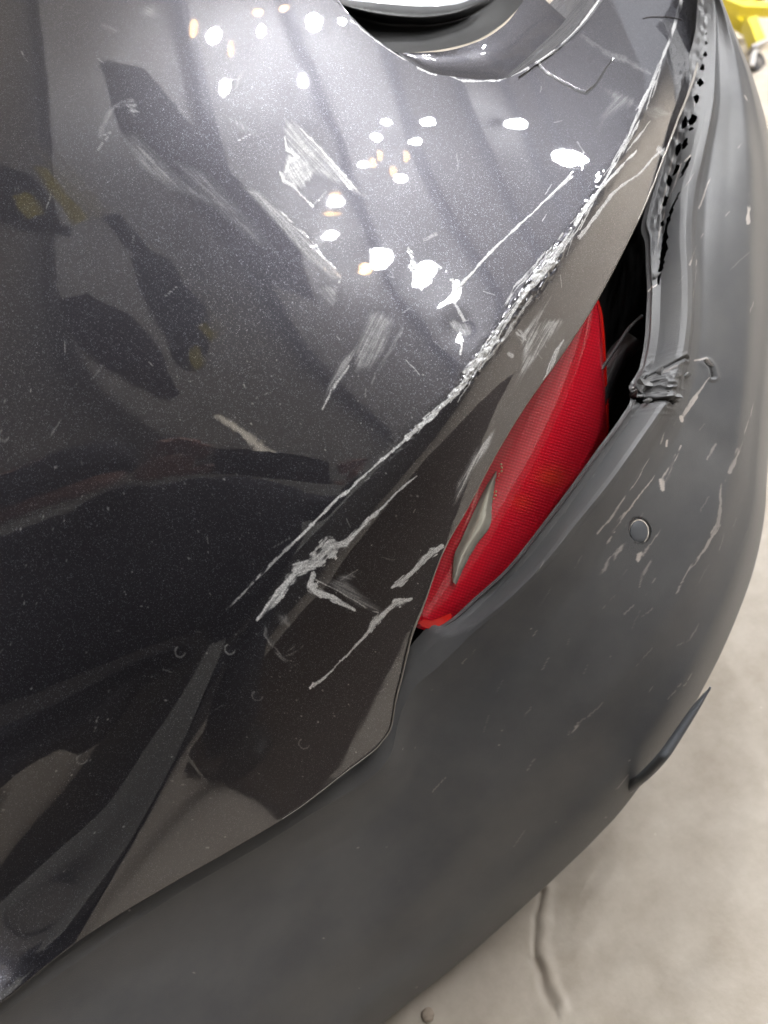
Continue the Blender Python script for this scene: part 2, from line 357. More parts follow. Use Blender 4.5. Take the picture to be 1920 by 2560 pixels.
# ------------------------------------------------------------------ floor
def floor():
    m, nt, N, L, b = newmat('worn concrete')
    tc = N.new('ShaderNodeTexCoord'); o = tc.outputs['Object']
    def noise(s, d=6, r=.6):
        n = N.new('ShaderNodeTexNoise'); n.inputs['Scale'].default_value = s; n.inputs['Detail'].default_value = d; n.inputs['Roughness'].default_value = r
        L.new(o, n.inputs['Vector']); return n.outputs['Fac']
    big, mid, fin = noise(3.2, 8), noise(17, 8, .65), noise(160, 4)
    c = N.new('ShaderNodeValToRGB'); L.new(mathn(N, L, 'ADD', mathn(N, L, 'MULTIPLY', big, .45), mathn(N, L, 'MULTIPLY', mid, .55)), c.inputs[0])
    c.color_ramp.elements[0].position = .33; c.color_ramp.elements[0].color = (.37, .315, .25, 1)
    c.color_ramp.elements[1].position = .64; c.color_ramp.elements[1].color = (.54, .485, .415, 1)
    sp = N.new('ShaderNodeTexVoronoi'); sp.inputs['Scale'].default_value = 22; L.new(o, sp.inputs['Vector'])
    spk = sstepn(N, L, sp.outputs['Distance'], .085, .04)
    mx = N.new('ShaderNodeMix'); mx.data_type = 'RGBA'; L.new(mathn(N, L, 'MULTIPLY', spk, sstepn(N, L, noise(40), .5, .62)), mx.inputs[0])
    L.new(c.outputs[0], mx.inputs[6]); mx.inputs[7].default_value = (.80, .76, .68, 1)
    at = N.new('ShaderNodeAttribute'); at.attribute_name = 'groove'
    mx2 = N.new('ShaderNodeMix'); mx2.data_type = 'RGBA'; L.new(mathn(N, L, 'MULTIPLY', at.outputs['Fac'], .42), mx2.inputs[0]); L.new(mx.outputs[2], mx2.inputs[6]); mx2.inputs[7].default_value = (.13, .10, .075, 1)
    L.new(mx2.outputs[2], b.inputs['Base Color']); b.inputs['Roughness'].default_value = .55
    bp = N.new('ShaderNodeBump'); bp.inputs['Strength'].default_value = .14; bp.inputs['Distance'].default_value = .0015
    L.new(mathn(N, L, 'ADD', fin, mathn(N, L, 'MULTIPLY', mid, 1.5)), bp.inputs['Height']); L.new(bp.outputs[0], b.inputs['Normal'])
    # one sheet, finely meshed where the crack runs
    ax = np.r_[-30, -12, -5, -2, -.8, np.linspace(-.45, .30, 250), .6, 1, 2, 3, 5, 9, 16, 30]
    ay = np.r_[-30, -12, -5, -2, -.5, np.linspace(.05, .75, 230), 1, 1.5, 2, 3, 5, 9, 16, 40]
    X, Y = np.meshgrid(ax, ay, indexing='ij'); Z = np.zeros_like(X); g = np.zeros_like(X)
    cp = [P(x, y, tz(x, y, 0))[:2] for x, y in ((1352, 2225), (1340, 2290), (1342, 2345), (1338, 2390), (1352, 2430), (1362, 2470), (1378, 2505))]
    Xn = X + .006*(vnoise(X*60, Y*60, 3)-.5); Yn = Y + .006*(vnoise(X*60, Y*60, 5)-.5)
    d, sd, al, Lc = polydist(Xn, Yn, cp)
    w = .0038 + .0045 * (al / Lc > .6)
    g = np.exp(-(d / w)**2) * (.65 + .35*vnoise(X*90, Y*90, 2)); Z -= .004 * g
    Z += .0045 * np.exp(-((d - .012) / .008)**2) * (sd > 0) * (.4 + .6*vnoise(X*50, Y*50, 8))
    Z += .0004 * (vnoise(X*18, Y*18, 4) - .5)
    G = np.stack([X, Y, Z], -1)
    o_ = mk('floor', G.reshape(-1, 3), gridfaces(len(ax), len(ay), None, True), m, None, True, {'groove': g}); tag(o_, kind='structure')
floor()

# ------------------------------------------------------------------ surfaces of the car corner
CRE = [(-160,2095),(0,1955),(162,1840),(324,1701),(445,1620),(561,1527),(729,1360),(891,1203),(1018,1093),(1157,960),(1307,740),(1423,590),(1539,405),(1620,231),(1678,93),(1707,0),(1745,-120)]
UU = np.linspace(0, 1, 17)
AA = [(-160,2000),(-160,1600),(-160,1150),(-160,700),(-160,250),(-160,-160),(250,-160),(600,-160),(790,-40),(950,105),(1100,188),(1240,200),(1335,158),(1425,90),(1500,-5),(1570,-90),(1640,-160)]
EDGE_U = np.array([0,1,2,3,4,5,5.6,6,6.25,6.6,7,7.5,8,8.5,9,9.5,10,10.5,11,11.5,12,12.5,13,13.5,14,14.6,15.1,16]) / 16
EDGE = [(-160,2620),(0,2504),(191,2354),(405,2221),(579,2122),(741,2024),(870,1925),(950,1860),(976,1819),(990,1742),(1001,1701),(1031,1579),(1060,1506),(1105,1382),(1171,1263),(1246,1123),(1325,996),(1380,920),(1440,832),(1500,735),(1560,620),(1618,497),(1659,392),(1690,310),(1728,212),(1757,104),(1764,32),(1772,-130)]
posU = [(1560,400,.85,3),(1180,830,.72,3),(560,1530,.58,2),(0,2000,.50,1),(1700,0,1.05,2)]
norU = [(0,0,(-.2,.6,.75),.7),(525,90,(.1,.5,.85),2),(900,150,(.45,.45,.8),1),(1285,310,(.72,.4,.55),2),(1500,300,(.85,.42,.3),1.5),(940,655,(.35,-.05,.9),2),
        (1110,730,(.5,-.1,.85),1.5),(1350,600,(.85,0,.5),1.5),(1150,850,(.6,-.4,.65),1),(900,950,(.35,-.55,.7),2),(600,1300,(-.03,-.86,.5),4),
        (150,1100,(-.03,-.72,.69),5),(300,1500,(-.03,-.9,.4),4),(0,1900,(.0,-.98,.2),3),(350,700,(.1,-.15,.98),2)]
PU = Patch(posU, norU, .001)
norF = [(1700,150,(.8,-.1,-.3),1),(1560,550,(.75,-.3,-.3),1),(1250,950,(.6,-.5,-.4),1),(950,1400,(.4,-.7,-.45),1),(750,1700,(.3,-.8,-.45),1),(350,2000,(.2,-.85,-.4),1),(100,2300,(.2,-.8,-.5),1)]
PF = Patch([(x, y, float(PU.t(x, y)), 5) for x, y in CRE[1:-1]], norF)
def reflect_hit(px, py, z):
    """where the mirrored line of sight from the upper paint meets height z"""
    e = 2.; g = lambda a, b: P(a, b, PU.t(a, b))
    n = np.cross(g(px, py+e)-g(px, py-e), g(px+e, py)-g(px-e, py)); n /= np.linalg.norm(n)
    d = ray(px, py); d /= np.linalg.norm(d); r = d - 2*(d @ n)*n; p = g(px, py)
    return p + r * (z - p[2]) / r[2]

car = empty('damaged_car', (0, .9, 0), 'dark grey metallic car corner with its scraped torn bumper hanging over the floor', 'car')

def build_cover():
    nu, n1, n2, n3 = 1300, 520, 260, 14
    q_ = np.linspace(0, 1, 2000); dn = 1 + 1.7*sstep(.24, .34, q_)*(1 - sstep(.68, .8, q_)); cdf = np.cumsum(dn); u = np.interp(np.linspace(0, 1, nu), (cdf - cdf[0])/(cdf[-1] - cdf[0]), q_)
    a = curve(UU, AA, u); c = curve(UU, CRE, u); e = curve(EDGE_U, EDGE, u)
    v1 = np.linspace(0, 1, n1)[:, None]; v1 = v1
    g1 = a[:, None] * (1 - v1) + c[:, None] * v1
    v2 = np.linspace(0, 1, n2)[1:, None]
    g2 = c[:, None] * (1 - v2) + e[:, None] * v2
    g = np.concatenate([g1, g2], 1); px, py = g[..., 0], g[..., 1]
    d, side, al, L = polydist(px, py, CRE)
    isF = np.zeros(px.shape, bool); isF[:, n1:] = True
    tU, tF = PU.t(px, py), PF.t(px, py)
    dc = (PF.t(c[:, 0], c[:, 1]) - PU.t(c[:, 0], c[:, 1]))[:, None]; tF = tF - dc * np.exp(-(d/220)**2)
    D = tF - tU; sl = np.abs(D[:, n1+8:n1+30]).mean(1) / np.maximum(d[:, n1+8:n1+30].mean(1), 1)
    sl = np.clip(np.convolve(np.pad(sl, 50, 'edge'), np.hanning(101)/np.hanning(101).sum(), 'valid'), 1e-5, None)[:, None]
    Dn = np.where(isF, np.abs(D), -sl * d)
    far = sstep(200, 600, d); 
    k = np.interp(al / L, [0, .12, .3, .45, 1], [.007, .006, .0026, .0016, .0022])
    t = tU * (1 - isF) + tF * isF
    sm = tU + (Dn + np.sqrt(Dn*Dn + k*k)) / 2
    t = np.where(far > 0, t * far + sm * (1 - far), sm)
    # marks ------------------------------------------------------------
    sc = np.zeros(px.shape); gr = np.zeros(px.shape); bump = np.zeros(px.shape)
    st = lambda *q, **kw: stroke(px, py, sc, *q, **kw)
    rb = lambda *q, **kw: rub(px, py, sc, *q, **kw)
    # bright dug patch high on the cover
    rb([(712,300),(752,312),(800,362),(862,437),(926,500),(900,492),(850,465),(800,440),(768,425),(740,400),(715,378),(712,340)], 48, .75, soft=12, seed=2, ridge=.4)
    rb([(716,380),(770,400),(790,425),(770,455),(760,470),(735,470),(708,452),(700,440),(712,410)], 60, .9, soft=7, streak=.5, seed=3, ridge=.5)
    st([(752,322),(800,372),(862,445),(890,475)], [2,4,4,2], .8, seed=4)
    st([(700,432),(710,452),(735,468),(778,512)], [4,6,4,2.5], .9, seed=5); st([(776,509),(781,515)], [3,3], 1., streak=0, seed=6)
    st([(711,340),(716,372),(745,392),(722,402),(714,430)], [3,4,5,4,5], .9, seed=7)
    st([(785,508),(815,480)], [2,1.5], .3, seed=8)
    # long pale drag and its faint neighbours
    rb([(598,462),(650,480),(704,530),(790,620),(856,688),(850,704),(830,697),(770,650),(700,570),(640,505)], 47, .42, soft=9, streak=.45, seed=10, long=120)
    st([(700,525),(760,585),(852,690)], [3,4,3], .7, seed=11); st([(853,692),(848,706)], [3,3], .6, seed=12)
    rb([(790,720),(846,712),(842,742),(848,752),(835,768),(815,752)], 50, .26, soft=8, seed=13)
    rb([(300,330),(340,335),(470,460),(560,500),(610,560),(540,520),(440,480),(350,420)], 46, .22, soft=22, seed=14)
    rb([(430,400),(520,430),(640,560),(700,640),(620,600),(500,490)], 46, .15, soft=25, seed=15)
    st([(250,345),(252,318),(285,268),(330,252)], [6,9,6,8], .22, seed=16, soft=.9); st([(262,335),(275,330)], [6,5], .35, seed=17)
    rb([(318,262),(345,256),(345,280),(330,290)], 20, .3, soft=5, seed=18)
    rb([(340,20),(385,10),(400,40),(360,45)], 30, .3, soft=14, seed=19); rb([(255,55),(300,75),(290,85),(250,65)], 30, .2, soft=8, seed=20)
    rb([(560,290),(610,300),(650,340),(600,330)], 70, .15, soft=12, seed=21); rb([(590,190),(612,175),(600,215),(588,225)], 120, .22, soft=6, seed=22)
    # rubbed fan lower down
    rb([(925,775),(960,780),(985,800),(960,880),(925,925),(890,930),(885,880)], 116, .40, soft=16, streak=.6, seed=24, long=90, ridge=.35)
    rb([(905,850),(880,900),(845,960),(805,1022),(820,965),(850,905)], 120, .34, soft=7, streak=.9, seed=25)
    st([(872,915),(838,965),(804,1022)], [2,3,2], .55, seed=26); st([(1010,820),(960,900),(930,960)], [5,8,3], .16, seed=27, soft=.9)
    # long thin scratch over the corner
    st([(1432,432),(1365,498),(1300,560),(1220,637),(1139,728)], [4,3,3,3,5], .8, streak=.5, seed=28)
    st([(1425,440),(1365,500)], [6,4], .4, seed=29)
    # chips under the big lamp reflection
    rb([(1120,805),(1150,800),(1180,812),(1182,830),(1160,838),(1135,828)], 60, .55, soft=6, streak=.6, seed=30, ridge=.6)
    st([(1152,832),(1156,860),(1152,886)], [3,4,3], .8, seed=31); st([(1130,700),(1140,760),(1162,800)], [3,3,5], .55, seed=32)
    st([(1020,620),(1035,660),(1030,712)], [3,10,6], .45, seed=33); st([(1090,585),(1060,600)], [5,4], .3, seed=34)
    # gate corner rubs and a painted edge highlight
    rb([(1500,215),(1560,230),(1600,260),(1560,270),(1520,300),(1495,330),(1500,290),(1530,250)], 135, .22, soft=14, seed=35)
    st([(1342,158),(1400,118),(1450,68),(1500,2)], [4,3,5,5], .8, streak=.6, seed=36); st([(1335,150),(1350,160)], [6,6], .9, streak=.2, seed=37)  # first stroke paints the highlight along the gate edge
    st([(1046,168),(1070,178),(1090,186)], [5,7,3], .8, streak=.4, seed=38); st([(880,52),(950,108),(1010,148),(1160,202),(1250,202),(1320,170)], [2,2,2,3,3,3], .55, streak=.3, seed=39)
    st([(1455,90),(1505,125),(1560,150),(1625,185)], [5,6,8,5], .18, seed=75, soft=1)
    # worn crease, and a painted highlight on its smooth upper end
    st([(1423,592),(1380,660),(1307,742),(1230,850),(1157,962)], [6,9,5,8,5], .8, streak=1.1, seed=40, fine=3.2)
    st([(1405,585),(1340,665),(1290,720),(1240,800)], [3,8,5,2], .55, streak=1.3, seed=92, fine=3)
    st([(1330,742),(1270,830),(1190,935)], [3,7,3], .55, streak=1.3, seed=93, fine=3)
    st([(1600,300),(1539,415),(1480,505),(1423,600)], [2,4,7,10], .7, streak=1.1, seed=41, fine=3)
    st([(1712,-30),(1678,93),(1620,231),(1539,405)], [5,4,5,5], .55, streak=.4, seed=91, wob=.2)  # highlight of the rounded edge, painted as a thin pale line
    st([(1157,960),(1080,1040),(1018,1095)], [10,5,6], .9, streak=.7, seed=42)
    st([(1018,1095),(891,1206),(800,1292),(729,1362)], [4,3,4,3], .8, streak=.8, seed=43)
    st([(735,1356),(650,1440),(565,1524)], [4,3,2], .45, streak=.5, seed=44)
    st([(1310,735),(1345,690),(1390,655)], [6,10,4], .9, streak=.5, seed=45); st([(1240,850),(1200,900),(1160,930)], [8,12,8], .9, streak=.5, seed=46)
    for i in range(70):                                            # slivers of lifted lacquer along the crease
        f = .50 + .33 * RNG.random(); q = curve(UU, CRE, np.array([f, f + .012 + .02*RNG.random()]))
        off = RNG.normal(0, 8, 2); st([tuple(q[0] + off), tuple(q[1] + off*.3)], [1.2, 2], .3 + .5*RNG.random(), streak=.3, seed=100+i)
    st([(1589,377),(1540,430),(1482,494),(1440,560)], [2,4,5,6], .85, streak=.6, seed=47)
    st([(1660,372),(1600,430),(1529,487),(1450,595)], [3,3,5,6], .75, streak=.6, seed=48)
    st([(1625,305),(1590,350),(1560,385)], [2,3,2], .6, seed=49); st([(1650,372),(1662,384)], [9,9], .7, streak=.6, seed=50)
    rb([(1590,270),(1655,262),(1680,285),(1640,300)], 20, .16, soft=8, seed=51)
    # lower face gouges
    st([(643,1550),(672,1515),(702,1481),(750,1416)], [3,9,12,14], .8, streak=.85, seed=52, fine=5)
    st([(750,1420),(779,1412),(828,1365),(864,1359),(925,1298)], [16,20,22,13,6], .95, streak=.6, seed=53, fine=4)
    st([(925,1298),(974,1249),(1043,1188)], [6,4,1.5], .8, streak=.5, seed=54)
    st([(643,1550),(700,1470),(752,1412)], [3,3,3], .9, streak=.2, seed=55); st([(772,1395),(800,1365),(835,1325)], [2,3,1], .6, seed=56)
    st([(783,1436),(775,1461),(791,1477),(828,1493),(885,1526)], [5,13,15,10,3], 1., streak=.45, seed=57)
    rb([(803,1450),(860,1446),(950,1520),(955,1535),(885,1510)], 27, .28, soft=10, seed=58); st([(790,1448),(820,1465),(945,1532)], [1.5,1.5,2], .5, seed=59)
    rb([(840,1440),(885,1432),(890,1446),(850,1455)], 20, .35, soft=6, seed=60)
    st([(980,1469),(1000,1455),(1031,1428),(1060,1396),(1105,1366)], [4,8,9,10,8], .85, streak=.7, seed=61)
    st([(1030,1497),(990,1508),(958,1538),(934,1556),(925,1577)], [2,13,9,10,7], .9, streak=.65, seed=62)
    st([(925,1577),(881,1620),(828,1681),(783,1712)], [4,2,2.5,5], .75, streak=.3, seed=63); st([(783,1708),(774,1718)], [5,4], 1., streak=0, seed=64)
    st([(665,1558),(661,1587),(681,1620),(706,1645),(738,1662)], [7,9,7,8,4], .38, streak=.8, seed=65, soft=.9)
    st([(706,1640),(730,1628),(755,1611)], [6,8,7], .5, streak=.9, seed=66, fine=2, soft=.9); rb([(690,1530),(720,1540),(728,1570),(700,1560)], 60, .25, soft=8, seed=67)
    st([(960,1730),(935,1740)], [4,3], .6, seed=68)
    rb([(1240,1070),(1222,1120),(1180,1180),(1150,1240),(1134,1262),(1145,1205),(1180,1140),(1210,1100)], 118, .85, soft=6, streak=.85, seed=69, fine=3.5)
    rb([(1375,745),(1352,800),(1412,800),(1375,850),(1350,890),(1318,925),(1272,998),(1300,930),(1308,880),(1303,835),(1340,790)], 118, .75, soft=8, streak=.9, seed=70, fine=3.2, ridge=.3)
    st([(1410,850),(1380,905),(1364,950)], [4,9,5], .75, streak=.8, seed=71); st([(1300,832),(1312,845)], [8,9], .7, streak=.6, seed=72); st([(1275,885),(1283,890)], [7,7], .6, streak=.5, seed=73)
    for i in range(60):
        x, y = RNG.uniform(0, 1500), RNG.uniform(0, 1900); l = RNG.uniform(8, 50); an = RNG.uniform(0, math.pi)
        st([(x, y), (x+l*math.cos(an), y+l*math.sin(an))], [.9, .7], RNG.uniform(.08, .3), streak=.3, seed=200+i)
    for i in range(260):                                           # dust specks
        x, y = RNG.uniform(0, 1100), RNG.uniform(900, 2200); r_ = RNG.uniform(1, 2.2); st([(x, y), (x+1, y+1)], [r_, r_], RNG.uniform(.1, .35), streak=0, seed=300+i)
    for (x, y) in [(450,1630),(574,1624),(643,1741),(760,1857),(205,1898),(10,1090)]:   # dried drip rings
        th = np.linspace(.2, 4.2, 12); st([(x+13*math.cos(q), y+13*math.sin(q)) for q in th], [2]*12, .16, streak=.2, seed=int(x))
    st([(1335,155),(1365,182),(1440,225),(1465,233),(1487,215),(1515,172),(1532,148)], [0]*7, 0)
    stroke(px, py, gr, [(1338,156),(1365,182),(1440,225),(1465,233),(1487,215),(1515,172),(1532,148)], [3.4]*5+[2.2,1.5], .8, streak=0, seed=1, wob=0)
    stroke(px, py, gr, [(1240,1290+20),(1241,1291+20)], [0, 0], 0)
    rub(px, py, bump, [(1380,600),(1440,610),(1340,760),(1240,890),(1160,985),(1120,980),(1200,870),(1300,720)], 120, 1, soft=14, streak=.9, seed=80, fine=6)
    G = P(px, py, t); n = vnormals(G)
    # dents and dings
    dent = np.zeros(px.shape)
    for x, y, r_, h in [(760,380,55,-.0012),(1080,700,60,-.0005),(1150,820,40,-.0010),(850,650,70,-.0003),(800,1430,60,-.0006),(1320,840,60,-.001),(650,60,120,.0006),(980,420,160,.0005),(330,620,200,-.0008),(1330,300,120,.0005)]:
        dent += h * np.exp(-((px-x)**2 + (py-y)**2) / (r_*r_))
    hgt = dent + sc * .00025 * (vnoise(px/5, py/5, 21) - .35) + bump * .0026 * (vnoise(px/9, py/9, 33) - .5)
    rag = np.exp(-(d/14)**2) * sstep(.46, .53, al/L) * (1 - sstep(.84, .9, al/L)); hgt += rag * .0008 * (vnoise(px/7, py/7, 8) + .6*vnoise(px/23, py/23, 9) - .8)
    hgt -= gr * .0012
    G = G + n * hgt[..., None]
    # the cut edges roll over and run back behind, towards the inside
    inn = -n[:, -1]; tang = G[:, -1] - G[:, -2]; tang /= np.linalg.norm(tang, axis=-1, keepdims=True)
    rows = []
    for k in range(1, n3 + 1):
        th = min(k / 6, 1) * math.pi / 2; r_ = .0022; ext = max(0, k - 6) * .003
        rows.append(G[:, -1] + tang * r_ * math.sin(th) + inn * (r_ * (1 - math.cos(th)) + ext))
    rows = np.stack(rows, 1)
    inn0 = -n[:, 0]; tg0 = G[:, 0] - G[:, 1]; tg0 /= np.linalg.norm(tg0, axis=-1, keepdims=True); r0 = []
    for k in range(8, 0, -1):
        th = min(k / 5, 1) * math.pi / 2; r_ = .0030; r0.append(G[:, 0] + tg0 * r_ * math.sin(th) + inn0 * (r_ * (1 - math.cos(th)) + max(0, k-5) * .012))
    G = np.concatenate([np.stack(r0, 1), G, rows], 1)
    pad = lambda x: np.concatenate([np.repeat(x[:, :1], 8, 1) * 0, x, np.repeat(x[:, -1:], n3, 1) * 0], 1)
    o = mkgrid('painted_bumper_cover', G, M_paint, car, {'scuff_highlight': pad(np.clip(sc, 0, 1)), 'groove': pad(gr)})
    # the rim with the painted highlight: a slim bead just past the rolled edge
    q = G[:, -(n3 - 7)]; q2 = G[:, -(n3 - 11)]
    return o, u, e, n, (G, n1)
cover, cu, cedge, cnorm, (CG, CN1) = build_cover()

# rolled rim on the cover's lower edge, its highlight put into the base colour
def build_rim():
    u = np.linspace(.30, 1, 420); e = curve(EDGE_U, EDGE, u); t = PF.t(e[:, 0], e[:, 1])
    c = curve(UU, CRE, u); dirn = e - c; dirn /= np.linalg.norm(dirn, axis=1, keepdims=True)
    w = np.interp(u, [.30, .38, .40, .46, .6, .8, .92, 1], [2, 3, 8, 13, 6, 7, 9, 11])
    rows = []
    for f, dt in ((-.4, .0012), (-.25, -.0008), (.05, -.0018), (.35, -.0018), (.65, -.0006), (.8, .003), (.78, .014)):
        q = e + dirn * (w * f)[:, None]; wob = 1.2 * (vnoise(u*140, u*0, 4) - .5)
        rows.append(P(q[:, 0] + wob, q[:, 1], t + dt))
    mkgrid('cover_rim', np.stack(rows, 1), M_rim, car)
M_rim, _nt, _N, _L, _b = newmat('rolled rim highlight')
_b.inputs['Base Color'].default_value = (.40, .365, .32, 1); _b.inputs['Metallic'].default_value = .1; _b.inputs['Roughness'].default_value = .3
_b.inputs['Coat Weight'].default_value = 1; _b.inputs['Coat Roughness'].default_value = .08
build_rim()

# ------------------------------------------------------------------ black lower cladding
LI = [(-180,2590),(0,2484),(385,2205),(720,2005),(935,1840),(978,1740),(1005,1640),(1036,1596),(1060,1576),(1085,1574),(1123,1553),(1175,1505),(1263,1426),(1351,1316),(1439,1202),(1509,1110),(1566,1040),(1600,982),(1590,952),(1618,890),(1629,800),(1627,715),(1614,633),(1605,575),(1588,535),(1625,400),(1690,215),(1738,60),(1745,-110)]
LR = [(-150,2640),(20,2525),(420,2250),(755,2050),(978,1882),(1000,1790),(1035,1720),(1090,1672),(1140,1625),(1180,1585),(1222,1550),(1285,1498),(1375,1405),(1460,1300),(1545,1195),(1614,1097),(1658,1031),(1688,985),(1698,945),(1722,860),(1731,750),(1730,670),(1728,585),(1733,515),(1740,460),(1757,390),(1786,221),(1790,60),(1762,-110)]
LS = [(500,2900),(700,2760),(850,2650),(966,2551),(1191,2371),(1290,2283),(1360,2220),(1420,2163),(1465,2120),(1500,2084),(1540,2042),(1600,1965),(1680,1850),(1750,1735),(1822,1590),(1885,1420),(1905,1330),(1914,1260),(1917,1200),(1924,1080),(1938,930),(1948,800),(1950,680),(1950,560),(1943,460),(1925,350),(1886,203),(1833,70),(1762,-112)]
RT_ = [.640,.675,.764,.828,.856,.846,.834,.822,.816,.812,.808,.804,.798,.796,.798,.805,.812,.818,.822,.838,.856,.868,.880,.890,.898,.910,.945,.985,1.02]
posB = [(x, y, t, 6) for (x, y), t in zip(LR, RT_)] + [(1917,600,.95,2),(1909,1315,.88,2),(1776,1708,.86,2),(1498,2088,.91,2),(1191,2371,.97,2),(966,2551,1.02,2),(1842,60,1.05,2),(500,2750,.90,1)]
norB = [(1600,1500,(.55,-.4,-.3),1),(1300,1900,(.35,-.6,-.4),1),(900,2200,(.2,-.7,-.5),1),(1800,900,(.9,-.2,-.2),1),(600,2450,(.2,-.7,-.5),1),(200,2500,(.2,-.7,-.4),1)]
PB = Patch(posB, norB, .003, 4)
HOLES = [(1765,78,3,4),(1764,104,4,5),(1763,133,5,6),(1758,165,6,8),(1751,203,7,9),(1741,244,8,12),(1733,292,10,14),(1712,296,9,13),(1729,314,6,5),(1714,343,9,14),(1694,351,9,16),(1689,402,10,14),(1669,420,10,15),(1663,468,11,16),(1660,527,6,8)]
SLOTS = [[(1602,980),(1624,990),(1640,993),(1652,999)], [(1725,392),(1716,412),(1706,430)], [(1697,478),(1684,510),(1674,545),(1670,600),(1666,640),(1662,680)]]
SLW = [[3,5,7,3], [3,5,3],[3,5,5,9,8,3]]
def build_cladding():
    nu, n1, n2 = 1250, 120, 220
    ku = arcu(LR); u = np.linspace(0, 1, nu); q_ = np.linspace(0, 1, 2000); dn = 1 + 1.8*sstep(.62, .72, q_); cdf = np.cumsum(dn); u = np.interp(u, (cdf - cdf[0])/(cdf[-1] - cdf[0]), q_)
    I, R, E2 = curve(ku, LI, u), curve(ku, LR, u), curve(ku, LS, u)
    v1 = np.linspace(0, 1, n1)[:, None]; v2 = np.linspace(0, 1, n2)[1:, None]
    g = np.concatenate([I[:, None]*(1-v1) + R[:, None]*v1, R[:, None]*(1-v2) + E2[:, None]*v2], 1)
    px, py = g[..., 0], g[..., 1]; v = np.concatenate([v1[:, 0]-1, v2[:, 0]])[None] + 0*px
    t = PB.t(px, py); tr = pchip(ku, RT_, u); cor = tr - PB.t(R[:, 0], R[:, 1]); cor = np.convolve(np.pad(cor, 60, 'edge'), np.hanning(121)/np.hanning(121).sum(), 'valid')[:, None] * .6
    t = t + cor * np.where(v < 0, 1, (1 - np.clip(v/.6, 0, 1))**2)
    t = t + .045 * np.clip((v - .86) / .14, 0, 1)**2.2            # rolls away at the lower outline
    op = sstep(.40, .46, u)[:, None]                                # where the lamp opening has its stepped lip
    opk = ku[9]; op = sstep(opk - .015, opk + .05, u)[:, None]; top = sstep(ku[24], ku[26], u)[:, None]
    w1 = v + 1
    hl = np.interp(w1, [0, .10, .135, .17, .44, .50, .76, .86, 1], [-22, -20, -16.5, -21.5, -22, -18.5, -2.0, 1.6, 0]) / 1000
    hr = np.interp(w1, [0, .3, .5, 1], [-14, -7, -3, 0]) / 1000
    ht = np.interp(w1, [0, .35, .45, .6, .75, .95, 1], [-3, -3, -2.6, -2.2, -1.6, -.1, 0]) / 1000
    h = np.where(v <= 0, (hl*(1-top) + ht*top)*op + hr*(1-op), 0)
    hf = np.interp(v, [0, .03, .10, .22, .42, .60, .66, .80, 1], [0, -3.2, -9.5, -13.5, -5.0, 6.5, 6.0, 1.5, 0]) / 1000; hf = np.apply_along_axis(lambda r_: np.convolve(np.pad(r_, 12, 'edge'), np.hanning(25)/np.hanning(25).sum(), 'valid'), 1, hf)
    lf = sstep(.10, .45, u)[:, None]
    h = h + np.where(v > 0, hf * (.45 + .55*lf) * (1 - .6*top), 0)
    # the lower lip on the right turns up again
    # scratches -------------------------------------------------------
    sc = np.zeros(px.shape); gr = np.zeros(px.shape)
    st = lambda p_, w_, i_, **k: stroke(px, py, sc, p_, [q_*.8 for q_ in w_], min(1, i_*1.4), **k)
    st([(1790,940),(1767,977),(1748,1010)], [2,4,3], .35, seed=1); st([(1768,975),(1730,1044)], [3,8], .42, seed=2, streak=.8); st([(1728,1040),(1730,1050)], [5,6], .6, seed=3)
    st([(1722,1112),(1700,1160),(1674,1215)], [2,7,9], .42, seed=4, streak=.8); st([(1672,1205),(1674,1226)], [7,6], .6, seed=5, streak=.4)
    st([(1689,1100),(1688,1114)], [5,5], .6, seed=6, streak=.2); st([(1684,1070),(1670,1110)], [3,3], .25, seed=7)
    st([(1640,1150),(1580,1240),(1540,1300),(1505,1335)], [1.5,2.5,4,5], .36, seed=8); st([(1659,1190),(1620,1240),(1577,1291),(1547,1335)], [2,3,5,7], .45, seed=9, streak=.8)
    st([(1543,1351),(1522,1376)], [5,3], .35, seed=10); st([(1580,1366),(1545,1405),(1513,1446)], [6,7,3], .30, seed=11, streak=.9)
    st([(1666,1321),(1640,1360),(1618,1392)], [1.5,2,3], .25, seed=12); st([(1612,1390),(1606,1404)], [6,6], .55, seed=13, streak=.3); st([(1640,1400),(1615,1440),(1605,1470)], [2,4,2], .22, seed=14)
    st([(1793,1209),(1790,1260),(1783,1313)], [2,4,8], .24, seed=15); st([(1783,1313),(1750,1370),(1711,1425),(1666,1505)], [9,4,3,2], .32, seed=16, streak=.8)
    st([(1883,999),(1850,1080),(1812,1180)], [2,3,5], .25, seed=17); st([(1830,1120),(1800,1200)], [3,2], .18, seed=18); st([(1452,1795),(1436,1812),(1423,1826)], [3,4,3], .4, seed=19)
    st([(1440,1805),(1500,1750)], [2,1], .15, seed=20); st([(1861,487),(1860,563)], [2,4], .5, seed=21); st([(1858,240),(1871,269)], [3,4], .45, seed=22)
    st([(1779,570),(1750,610),(1722,664)], [2,4,3], .35, seed=23); st([(1800,420),(1775,480),(1762,505)], [2,4,3], .35, seed=24); st([(1757,640),(1750,680),(1738,740)], [4,5,3], .35, seed=25)
    st([(1795,1110),(1775,1150)], [3,2], .2, seed=26); st([(1745,1560),(1720,1600),(1690,1610)], [2,2,2], .15, seed=27)
    for i in range(90):
        x, y = RNG.uniform(1100, 1880), RNG.uniform(300, 2100); l = RNG.uniform(10, 60); an = math.radians(RNG.normal(122, 7))
        st([(x, y), (x+l*math.cos(an), y+l*math.sin(an))], [1, 1.6], RNG.uniform(.05, .22), streak=.5, seed=400+i)
    for i in range(60):
        x, y = RNG.uniform(200, 1700), RNG.uniform(1500, 2500); st([(x, y), (x+1, y+1)], [1.6, 1.6], RNG.uniform(.1, .4), streak=0, seed=600+i)
